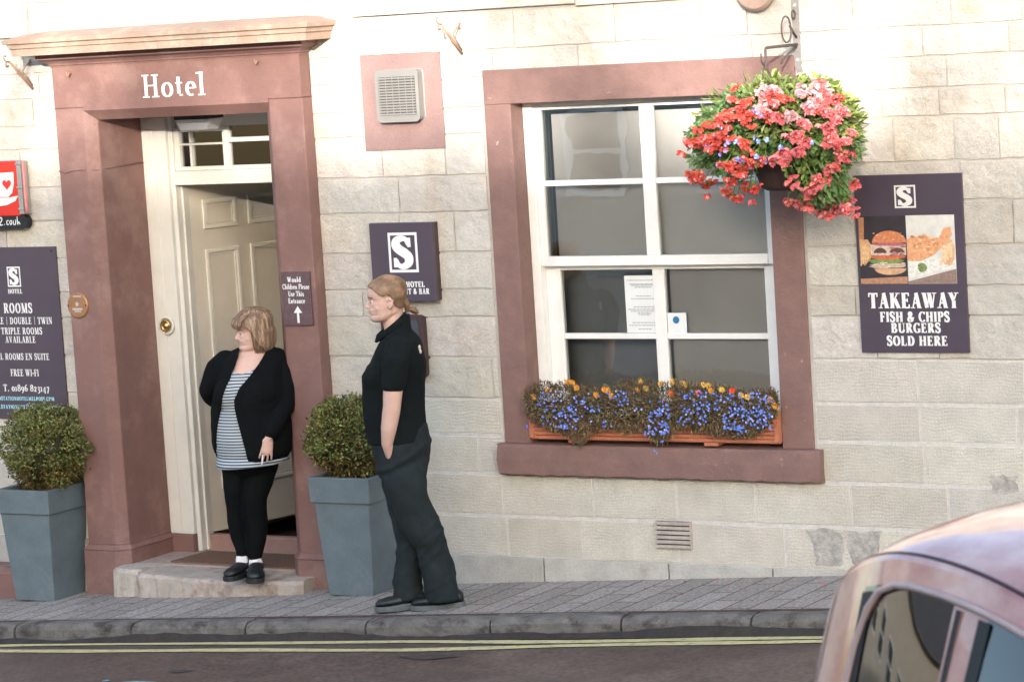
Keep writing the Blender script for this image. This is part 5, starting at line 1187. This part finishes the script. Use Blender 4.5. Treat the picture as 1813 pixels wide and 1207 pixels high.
g.build('ponytail',M['hairfair'],hr,smooth=True,local=True)
g=MB(); g.limb([q(-.43,0,.20),q(-.46,0,.185)],[.058*H2,.058*H2],10); g.build('hair_tie',M['skin'] if False else mat('pale_hair_tie',(.45,.38,.33),.8,0),hr,smooth=True,local=True)
# trousers
tr=MB(); tr.rings([(-.042,0,.975,.145,.155),(-.043,0,.93,.153,.178),(-.040,0,.87,.153,.190),(-.038,0,.81,.146,.190),(-.040,0,.75,.135,.18),(-.036,0,.70,.12,.16),(-.034,0,.66,.08,.10)],32)
tr.limb([(-.038,-.085,.80),(-.030,-.092,.68),(-.012,-.092,.59),(.029,-.085,.475),(.078,-.072,.355),(.107,-.062,.23),(.122,-.055,.092),(.124,-.054,.055)],[(.11,.10),(.106,.098),(.102,.095),(.096,.088),(.084,.080),(.084,.078),(.087,.080),(.088,.080)],20,up=(1,0,0))
tr.limb([(-.045,.085,.80),(-.060,.09,.64),(-.051,.09,.588),(-.036,.082,.478),(-.030,.07,.33),(-.038,.062,.234),(-.048,.056,.146),(-.052,.052,.06)],[(.11,.10),(.094,.095),(.085,.09),(.074,.085),(.064,.078),(.067,.076),(.075,.078),(.080,.080)],20,up=(1,0,0))
V,N,F=remesh(tr,.008,3)
fa=noisef(.0036,13,31,1.6); fb_=noisef(.0034,24,7,1.6)
def creas(V):
    d=fa(V)+fb_(V)
    d+= .008*np.exp(-((V[:,2]-.80-.5*(V[:,0]+.05))/.018)**2)*(V[:,1]<0) -.007*np.exp(-((V[:,2]-.765-.35*(V[:,0]+.05))/.02)**2)*(V[:,1]<0)
    for (a,b,s_) in ((.43,.9,.014),(.38,.5,.016),(.34,1.1,.012),(.28,.8,.02),(.12,.5,.014)): d+=.0035*np.exp(-((V[:,2]-a-b*(V[:,0]-.06))/s_)**2)
    return d
shell(V,N,F,.0,lambda V,N:(V[:,2]>.045),'trousers',M['trouser'],W2,disp=creas,thick=.004)
def TS(ox,oy,oz,ang):
    c,s_=math.cos(ang),math.sin(ang)
    return lambda p:(ox+p.x*c-p.y*s_,oy+p.x*s_+p.y*c,oz+p.z)
shoe(W2,TS(.232,-.045,.003,math.pi+R(-3)),.275); shoe(W2,TS(.040,.035,.0,math.pi+R(4)),.27)
# ---------- person in the doorway
PHI1=R(35.848); W1=thing('person','person with blonde bob in black cardigan and striped top, smoking on the doorstep','person',(.37,-.22,.122),None,PHI1)
tor=MB(); tor.rings([(.128,.0,1.30,.052,.06),(.122,.0,1.275,.09,.085),(.112,-.0,1.25,.135,.105),(.100,-.01,1.215,.172,.125),(.090,-.02,1.155,.178,.145),(.075,-.03,1.08,.185,.165),(.069,-.035,1.0,.195,.172),(.067,-.03,.93,.205,.172),(.069,-.035,.86,.216,.18),(.067,-.035,.78,.218,.19),(.068,-.03,.71,.205,.185),(.060,-.025,.672,.19,.175),(.060,-.02,.655,.18,.17)],36)
for (x_,y_) in ((-.035,-.125),(.13,-.135)): tor.ball((x_,y_,1.035),(.088,.075,.088))
Vt,Nt,Ft=remesh(tor,.007,5)
arms=MB(); arms.v=list(tor.v);arms.f=list(tor.f);arms.m=list(tor.m);arms.c=list(tor.c)
arms.limb([(-.035,.0,1.205),(-.095,.015,1.165),(-.135,.03,1.09),(-.150,.05,1.045)],[.062,.056,.048,.043],16)      # her right arm out to the elbow
arms.limb([(-.150,.05,1.045),(-.125,.10,1.0),(-.06,.165,.98)],[.043,.040,.036],14)
arms.limb([(.225,.0,1.205),(.258,-.02,1.12),(.262,-.05,1.02),(.250,-.085,.95),(.212,-.155,.89),(.172,-.205,.825)],[.066,.064,.056,.054,.048,(.036,.040)],16)
V,N,F=remesh(arms,.0062,4)
OPEN=[(.046,1.31),(.028,1.24),(-.011,1.161),(-.070,1.049),(-.100,.922),(-.118,.857),(-.134,.735),(-.142,.60),(.045,.60),(.035,.672),(-.0,.87),(-.021,1.014),(.015,1.075),(.081,1.139),(.150,1.22),(.21,1.31)]
def keepc(V,N):
    arm=(V[:,1]<-.20)&(V[:,0]>.12)&(V[:,2]<.845)
    front=inpoly(V[:,0],V[:,2],OPEN)&(N[:,1]<.25)&(V[:,1]<.05)
    neck=(V[:,2]>1.262-.25*(V[:,1]))&(np.abs(V[:,0]-.125)<.09)
    cuff=(V[:,1]<-.185)&(V[:,0]<.185)&(V[:,2]<.80)&(V[:,2]>.7)&(V[:,0]>.13)&False
    return ~(front|neck|cuff|(V[:,2]<.660))
kf=noisef(.0035,11,4,.7); kg=noisef(.0025,24,9)
shell(V,N,F,.010,keepc,'cardigan',M['cardigan'],W1,disp=lambda V:kf(V)+kg(V),thick=.008)
shell(Vt,Nt,Ft,-.001,lambda V,N:(V[:,2]<1.150+.35*np.abs(V[:,0]-.04)),'striped_top',M['tee'],W1,disp=lambda V:kf(V)*.7,thick=.004)
# skirt of the top hangs a little below the cardigan
g=MB(); v=[];n_=40
for (z_,ex) in ((.69,.0),(.655,.004),(.637,.008)):
    for j in range(n_):
        a_=2*math.pi*j/n_; v.append((.062+(.192+ex)*math.cos(a_),-.024+(.176+ex)*math.sin(a_),z_+.010*math.cos(a_)*1))
g.add(v,[(i*n_+j,i*n_+(j+1)%n_,(i+1)*n_+(j+1)%n_,(i+1)*n_+j) for i in range(2) for j in range(n_)]); o=g.build('top_hem',M['tee'],W1,smooth=True,local=True); s=o.modifiers.new('solid','SOLIDIFY'); s.thickness=.005
H1=.216; yaw1=math.pi+R(14)
def T1(p,o=Vector((.128,-.02,1.268)),c=math.cos(yaw1),s_=math.sin(yaw1),tl=R(-6)):
    x=p.x*math.cos(tl)-p.z*math.sin(tl); z=p.x*math.sin(tl)+p.z*math.cos(tl)
    return Vector((o.x+x*c-p.y*s_,o.y+x*s_+p.y*c,o.z+z))
bd=MB(); bd.add([(a-0,b,c) for a,b,c in []],[])
bd.rings([(.068,-.03,.74,.18,.15),(.068,-.03,.86,.19,.155),(.069,-.035,1.0,.17,.15),(.078,-.028,1.08,.165,.148),(.090,-.02,1.15,.165,.135),(.100,-.012,1.21,.158,.115),(.112,-.005,1.245,.120,.09),(.122,0,1.27,.075,.072),(.126,0,1.30,.058,.060),(.122,-.004,1.34,.056,.058)],28)
for (x_,y_) in ((-.035,-.12),(.13,-.13)): bd.ball((x_,y_,1.035),(.080,.068,.080))
head(bd,T1,H1)
bd.limb([(.25,-.085,.95),(.212,-.155,.89),(.172,-.205,.83),(.160,-.215,.80)],[.040,.035,(.027,.031),(.019,.026)],14)
hand(bd,Vector((.158,-.216,.80)),Vector((-.22,-.10,-1)),Vector((.10,-1,.1)),Vector((-1,0,-.1)),L=.160,curl=.34,spread=.10,cl=(.14,.10,.0,-.12))
bd.limb([(.23,0,1.19),(.26,-.05,1.02),(.25,-.085,.95)],[.045,.04,.04],12)
bd.limb([(-.03,.0,1.19),(-.135,.03,1.09),(-.150,.05,1.045),(-.125,.10,1.0),(-.03,.155,.97)],[.045,.04,.036,.034,.026],12)
hand(bd,Vector((-.03,.155,.97)),Vector((1,.1,-.1)),Vector((0,1,0)),Vector((0,0,1)),L=.158,curl=.3)
for (P,q_) in (([(-.02,-.02,.72),(-.052,-.02,.478),(-.034,-.03,.09)],[.07,.035,.026]),([(.12,-.02,.72),(.054,-.03,.448),(.037,-.04,.06)],[.09,.05,.03])): bd.limb(P,q_,12)
Vb,Nb,Fb=remesh(bd,.0042,2)
b1=shell(Vb,Nb,Fb,0,None,'body',M['skin'],W1); face(b1,T1,H1,None)
def keep1(c):
    if c.z>.86: return True
    a_=math.degrees(math.atan2(abs(c.y),c.x-.02))
    return a_>float(np.interp(c.z,[-.15,0,.12,.35,.55,.66,.72,.80],[118,106,92,76,68,54,24,10]))
low=[(-.10,-.20,.26),(-.05,-.29,.31),(.02,-.37,.345),(.10,-.425,.365),(.20,-.45,.38),(.32,-.465,.39),(.44,-.47,.392)]
hairshell(T1,H1,.085,keep1,'hair',M['hairbob'],b1,low=low,strand=.010)
g=MB(); q=lambda x,y,z_: T1(Vector((x,y,z_))*H1); rr=random.Random(2)
for k in range(34):
    y_=-.36+.72*k/33; e_=rr.uniform(-.03,.02); g.limb([q(.28-.9*y_*y_,y_*1.0,.955),q(.455-.75*y_*y_,y_*1.08,.84),q(.52-.9*y_*y_,y_*1.10,.74),q(.505-.95*y_*y_,y_*1.10,.66+e_)],[.012*H1,.022*H1,.020*H1,.006*H1],6)
for s_ in (-1,1):
    for k in range(26):
        u_=k/25; a_=R(70+100*u_); cx_,cy_=.02,.0; e_=rr.uniform(-.02,.02)
        def pt(rad,z_): return q(.0+(rad+.03)*math.cos(a_),s_*rad*math.sin(a_)*.98,z_)
        g.limb([pt(.37,.86),pt(.445,.62),pt(.450,.35),pt(.415,.12),pt(.34,-.05-.05*math.sin(math.pi*u_)+e_)],[.016*H1,.020*H1,.020*H1,.018*H1,.006*H1],6)
g.build('hair_strands',M['hairbob'],b1,smooth=True,local=True)
lg=MB(); lg.rings([(.06,-.02,.74,.17,.15),(.058,-.02,.68,.168,.15),(.055,-.02,.62,.15,.14),(.05,-.02,.58,.12,.10)],28)
lg.limb([(-.030,-.02,.68),(-.038,-.02,.62),(-.047,-.03,.54),(-.052,-.038,.478),(-.056,-.030,.40),(-.054,-.018,.33),(-.046,-.02,.24),(-.035,-.03,.16),(-.036,-.032,.135)],[(.085,.09),(.082,.088),(.062,.075),(.055,.063),(.049,.058),(.051,.060),(.045,.05),(.036,.038),(.032,.034)],18,up=(1,0,0))
lg.limb([(.110,-.02,.68),(.105,-.02,.62),(.078,-.035,.53),(.056,-.048,.45),(.057,-.040,.38),(.058,-.028,.32),(.052,-.03,.22),(.040,-.04,.14),(.037,-.045,.115)],[(.10,.10),(.098,.098),(.085,.088),(.073,.078),(.068,.072),(.066,.07),(.056,.058),(.042,.042),(.036,.038)],18,up=(1,0,0))
V,N,F=remesh(lg,.007,2)
shell(V,N,F,0,None,'leggings',M['legging'],W1,disp=noisef(.0022,22,3,1.3))
for (x_,y_,z_,r_) in ((-.036,-.034,.082,.037),(.038,-.047,.062,.042)):
    g=MB(); g.limb([(x_,y_,z_-.03),(x_,y_-.002,z_+.015),(x_,y_,z_+.032)],[r_,r_*.95,r_*.9],14); g.build('sock',M['sock'],W1,smooth=True,local=True)
shoe(W1,TS(.010,.02,.010,math.pi+R(52)),.225,'slip_on_shoe',fat=.92); shoe(W1,TS(.046,.0,-.002,R(-96)),.225,'slip_on_shoe',fat=1.)
# cigarette held in her fingers (its own thing)
def loc1(x,y,z): 
    c,s_=math.cos(PHI1),math.sin(PHI1); return Vector((.37+x*c-y*s_,-.22+x*s_+y*c,.122+z))
a=loc1(.118,-.268,.715); b=loc1(.110,-.285,.665)
g=MB(); g.tube([a,b],.0042,8); ci_=g.build('cigarette',M['sock']); tag(ci_,'white cigarette held low in the hand of the doorstep smoker','cigarette')
# ================================================================ CAR
L=Vector((math.cos(R(-30.06)),math.sin(R(-30.06)),0)); Wd=Vector((-L.y,L.x,0)); HWM=.80
P0=Vector((7.525,-7.011,.36))-L*.053-Wd*HWM
def cp(u,v_,w): p=P0+L*u+Wd*v_; return (p.x,p.y,p.z+w)
CAR=thing('parked_car','dark red car with pale sheen put into its paint and rounded roof parked in the lower right corner','car',tuple(P0+L*1.8+Wd*HWM))
def tb(t,u): return float(np.interp(u,[a for a,_ in t],[b for _,b in t]))
def rz_(u):
    t=min(1,max(0,(.483-u)/.483)); return 1.543-.302*(1-math.sqrt(max(0,1-t*t)))-.335*max(0,u-.483)**2
RAIL=[(-.10,.72),(-.07,.98),(-.035,1.13)]+[(k*.04,rz_(k*.04)) for k in range(0,34)]+[(1.6,1.20),(1.9,1.07),(2.2,.96),(2.6,.90),(3.1,.80),(3.3,.70),(3.42,.48)]
def rw_(u): t=min(1,max(0,(.483-u)/.483)); return .536-.068*t*t
RW=[(-.10,.44),(-.07,.45),(-.035,.46)]+[(k*.04,rw_(k*.04)) for k in range(0,34)]+[(1.7,.56),(2.2,.62),(2.8,.60),(3.2,.52),(3.42,.42)]
TOPC=[(u,z+.078*min(1,max(.25,1-(abs(u-.7)-.8) if abs(u-.7)>.8 else 1))) for u,z in RAIL]
BELT=[(-.10,.70),(-.05,.88),(.0,.93),(.4,.95),(1,.93),(2,.90),(2.6,.86),(3.1,.76),(3.3,.66),(3.42,.46)]
HW=[(-.10,.52),(-.05,.60),(0,.63),(.2,.70),(.5,.745),(1,.78),(2,.79),(2.8,.76),(3.2,.68),(3.42,.5)]
us=[-.10,-.07,-.035]+[.0+.04*i for i in range(0,86)]
def sec(u):
    hw,rw,b,ra,t=tb(HW,u),tb(RW,u),tb(BELT,u),tb(RAIL,u),tb(TOPC,u)
    P=[(hw*.94,.20),(hw*1.0,.42),(hw*1.01,.62),(hw*.985,b-.05),(hw*.955,b)]
    for k in (.25,.5,.75,.89): P.append((hw*.945+(rw-hw*.945)*(k**1.25),b+(ra-b)*k))
    P+=[(rw+.004,ra-.01),(rw,ra+.004),(rw-.014,ra-.004),(rw-.028,ra+.012)]
    for k in (.75,.5,.25,0): P.append((rw*k,ra+.012+(t-ra-.012)*(1-k**2.2)))
    return P
body=MB(); S_=[sec(u) for u in us]; q=len(S_[0])
v=[]
for i,u in enumerate(us):
    for sgn in (-1,1):
        for (y,z_) in S_[i]: v.append(cp(u,HWM+sgn*y,z_))
def win(u,k):    # side glass zones between belt (4) and rail (9)
    return (k in (4,5,6,7) and (.30<u<.66 or .74<u<1.8) and not(k==7 and (u>1.62)) and not(k==6 and u>1.72)) or (k in (4,5) and .03<u<.17)
def rear(u,k): return k>=13 and -.06<=u<.10
def scrn(u,k): return k>=12 and 1.55<=u<2.2
fb=[];fg=[];fr_=[];fs_=[]
for i in range(len(us)-1):
    um=(us[i]+us[i+1])/2
    for si in (0,1):
        for k in range(q-1):
            a=(i*2+si)*q+k; b=((i+1)*2+si)*q+k; f=(a,a+1,b+1,b) if si==1 else (a,b,b+1,a+1)
            if win(um,k): fg.append(f)
            elif rear(um,k): fr_.append(f)
            elif scrn(um,k): fs_.append(f)
            else: fb.append(f)
fb.append(tuple(range(q))+tuple(range(2*q-1,q-1,-1))); e=len(us)-1
fb.append(tuple((e*2+1)*q+k for k in range(q))+tuple((e*2)*q+k for k in range(q-1,-1,-1)))
def sub(v,f):
    us_=sorted({i for t in f for i in t}); mp={a:b for b,a in enumerate(us_)}; return [v[i] for i in us_],[tuple(mp[i] for i in t) for t in f]
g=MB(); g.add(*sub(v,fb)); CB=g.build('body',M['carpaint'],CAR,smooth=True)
for nm,f,m_ in (('side_glass',fg,M['carglass']),('rear_window',fr_,M['carglass']),('windscreen',fs_,M['carglass'])):
    g=MB(); g.add(*sub(v,f)); g.build(nm,m_,CB,smooth=True)
# seals and trim along the near side (v side -)
def side(u,k,off=.006):
    hw,rw,b,ra=tb(HW,u),tb(RW,u),tb(BELT,u),tb(RAIL,u); y=hw*.945+(rw-hw*.945)*(k**1.25)+off; return (y,b+(ra-b)*k)
for sgn in (-1,1):
    def sp_(u,k,off=.006): y,z_=side(u,k,off); return cp(u,HWM+sgn*y,z_)
    g=MB(); g.tube([sp_(u,k,.006) for u,k in [(.262,.0),(.275,.4),(.292,.66),(.32,.80),(.36,.868),(.42,.893)]+[(.48+.06*i,.897) for i in range(14)]+[(1.4,.75),(1.55,.5),(1.7,.25),(1.8,.0)]],.0095,6); g.build('window_frame',mat('faded_trim',(.40,.30,.285),.4,.1,9),CB,smooth=True)
    for (ua,ub) in ((.270,.318),(.645,.662),(.725,.765)):
        g=MB(); g.add([sp_(ua,0),sp_(ub,0),sp_(ub,.3),sp_(ua,.3),sp_(ua+.01,.87),sp_(ub+.01,.87)],[(0,1,2,3),(3,2,5,4)]); g.build('window_seal',M['rubber'],CB)
    g=MB(); rl=[]
    for u in [.19+.05*i for i in range(30)]: rl.append(cp(u,HWM+sgn*(tb(RW,u)-.012),tb(RAIL,u)+.004))
    g.tube(rl,.0055,6); g.build('roof_seam',mat('dark_red_seam',(.045,.008,.012),.5,0),CB,smooth=True)
    g=MB(); g.prism([(0,0),(.01,0),(.01,.01)],0,.001); 
    for uc in (.55,2.65):
        t_=MB(); c0=Vector(cp(uc,HWM+sgn*.67,.27)); ax=Wd*sgn
        def wheel(rad,w0,w1,n_=28):
            m_=MB(); vv=[]
            for (ra_,ww) in ((rad*.2,w1-.012),(rad*.62,w1-.012),(rad*.9,w1),(rad,w1-.03),(rad,w0+.03),(rad*.9,w0),(rad*.2,w0)):
                for j in range(n_): a_=2*math.pi*j/n_; p=c0+ax*ww+L*(ra_*math.cos(a_))+Vector((0,0,ra_*math.sin(a_))); vv.append(p)
            m_.add(vv,[(i*n_+j,i*n_+(j+1)%n_,(i+1)*n_+(j+1)%n_,(i+1)*n_+j) for i in range(6) for j in range(n_)]+[tuple(range(n_)),tuple(6*n_+j for j in range(n_-1,-1,-1))]); return m_
        wo=wheel(.275,-.08,.10).build('wheel',M['rubber'],CB,smooth=True); wheel(.19,.06,.115).build('rim',M['chrome'],wo)
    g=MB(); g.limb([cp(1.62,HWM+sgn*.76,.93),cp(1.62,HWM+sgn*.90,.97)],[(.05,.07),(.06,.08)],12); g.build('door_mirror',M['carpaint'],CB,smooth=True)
    g=MB(); g.add([cp(-.11,HWM+sgn*.40,.55),cp(-.11,HWM+sgn*.50,.55),cp(-.11,HWM+sgn*.48,.69),cp(-.11,HWM+sgn*.40,.69)],[(0,1,2,3)]); g.build('tail_light',mat('red_lens',(.4,.02,.02),.2,0),CB)
g=MB()
for (u0,u1,v0,v1,z0,z1) in ((.15,2.3,.14,1.46,.22,.40),(.30,.45,.25,.74,.4,1.05),(.30,.45,.86,1.35,.4,1.05),(.95,1.1,.25,.74,.4,1.10),(.95,1.1,.86,1.35,.4,1.10),(1.9,2.1,.2,1.4,.4,.84)):
    b_=[cp(u0,v0,z0),cp(u1,v0,z0),cp(u1,v1,z0),cp(u0,v1,z0)]; t_=[cp(u0,v0,z1),cp(u1,v0,z1),cp(u1,v1,z1),cp(u0,v1,z1)]; g.hexa(b_,t_)
g.build('seats',M['dash'],CB,bevel=.03)
# ================================================================ ACROSS THE STREET (behind the camera: shades and reflects)
def house(x0,x1,yf,yb,base,eave,ridge,name,label,seed):
    t=thing(name,label,'house',((x0+x1)/2,yf,base)); g=MB()
    ws=[]; n_=max(2,int((x1-x0)/1.9)); 
    for s_ in range(2):
        for k in range(n_): xc=x0+(x1-x0)*(k+.5)/n_; zc=base+1.0+s_*(eave-base)*.5; ws.append((xc-.5,xc+.5,zc,zc+1.25))
    g.box(x0,x1,yb,yf,base-1.5,eave); Wl=g.build('wall',M['render'],t)
    for (a,b,c,d) in ws:
        m_=MB()
        for (p,q_,r_,s2) in ((a,a+.09,c,d),(b-.09,b,c,d),(a,b,c,c+.09),(a,b,d-.09,d),(a,b,(c+d)/2-.04,(c+d)/2+.04)): m_.box(p,q_,yf,yf+.05+(.005 if q_-p>.5 else 0),r_,s2)
        wo=m_.build('window',M['white'],t); B(a+.05,b-.05,yf+.001,yf+.012,c+.05,d-.05).build('pane',mat('pane_%s'%name,(.03,.04,.05),.05,0),wo)
    m_=MB(); ym=(yf+yb)/2; m_.prism([(yf+.3,eave-.05),(ym,ridge),(yb-.3,eave-.05),(yb-.3,eave+.08),(ym,ridge+.15),(yf+.3,eave+.08)],x0-.1,x1+.1,'x'); rf=m_.build('roof',M['slate'],t)
    m_=MB(); m_.prism([(yf,eave-.06),(ym,ridge-.02),(yb,eave-.06)],x0,x1,'x'); m_.build('gable',M['render'],t)
    return t
house(-16,-1.5,-24,-31,-.6,6.0,8.95,'terrace_house','pale rendered house across the street to the left',1)
house(-1.4,9.,-23.5,-30,.2,6.1,8.8,'terrace_house','pale rendered house across the street in the middle',2)
house(9.1,24,-24,-31,.8,6.4,9.0,'terrace_house','pale rendered house across the street to the right',3)
eh=house(-7,7,-1.5,-9,-1.2,7.2,9.8,'reflected_end_house','pale rendered house added at the far left street end for the car glass to reflect',4); eh.location=(-24,-9,-1.2); eh.rotation_euler=(0,0,R(-90))  # unseen house, added for its reflection in the car windows
def tree(x,y,zg,h,cr,n,seed,label):  # unseen tree, sparse crown added to dim the sun on the upper wall
    r=random.Random(seed); t=thing('tree',label,'tree',(x,y,zg),'trees added across the street to filter the sun')
    g=MB(); g.tube([(x,y,zg-.2),(x+.05,y,zg+h*.3),(x-.05,y+.05,zg+h*.6)],[.16,.12,.07],10); 
    for k in range(8):
        a_=r.uniform(0,6.28); g.tube([(x,y,zg+h*(.35+.03*k)),(x+cr*.5*math.cos(a_),y+cr*.5*math.sin(a_),zg+h*(.55+.04*k)),(x+cr*.85*math.cos(a_),y+cr*.85*math.sin(a_),zg+h*(.62+.045*k))],[.06,.035,.012],6)
    g.build('trunk',M['bark'],t); g=MB(); cl=[]
    for k in range(30): d=rv(); cl.append((x+d.x*cr*.75,y+d.y*cr*.75,zg+h*.72+d.z*h*.24,r.uniform(.3,.6)*cr*.5))
    for k in range(n):
        c=cl[r.randrange(30)]; d=rv()*r.random()**.5*c[3]; g.tint=tintv(r,.6,1.5); g.leaf(Vector((c[0],c[1],c[2]))+d,rv(),rv(),r.uniform(.10,.16),r.uniform(.06,.10))
    g.build('crown',M['treeleaf'],t)
for (x,y,h,c_,n_,sd_,lb_) in ((16.3,-20.6,11.2,1.9,3300,4,'tall leafy tree added across the street to filter the sun, rightmost of the row'),(13.4,-20.2,10.6,1.8,2100,5,'leafy tree added across the street to filter the sun, second from the right of the row'),(10.7,-20.7,11.0,1.9,1700,6,'leafy tree added to filter the sun in front of the right house end'),(7.9,-20.3,10.8,1.8,1700,9,'leafy tree added across the street to filter the sun, leftmost of the row')):
    tree(x,y,gz(x)-.1,h,c_,n_,sd_,lb_)
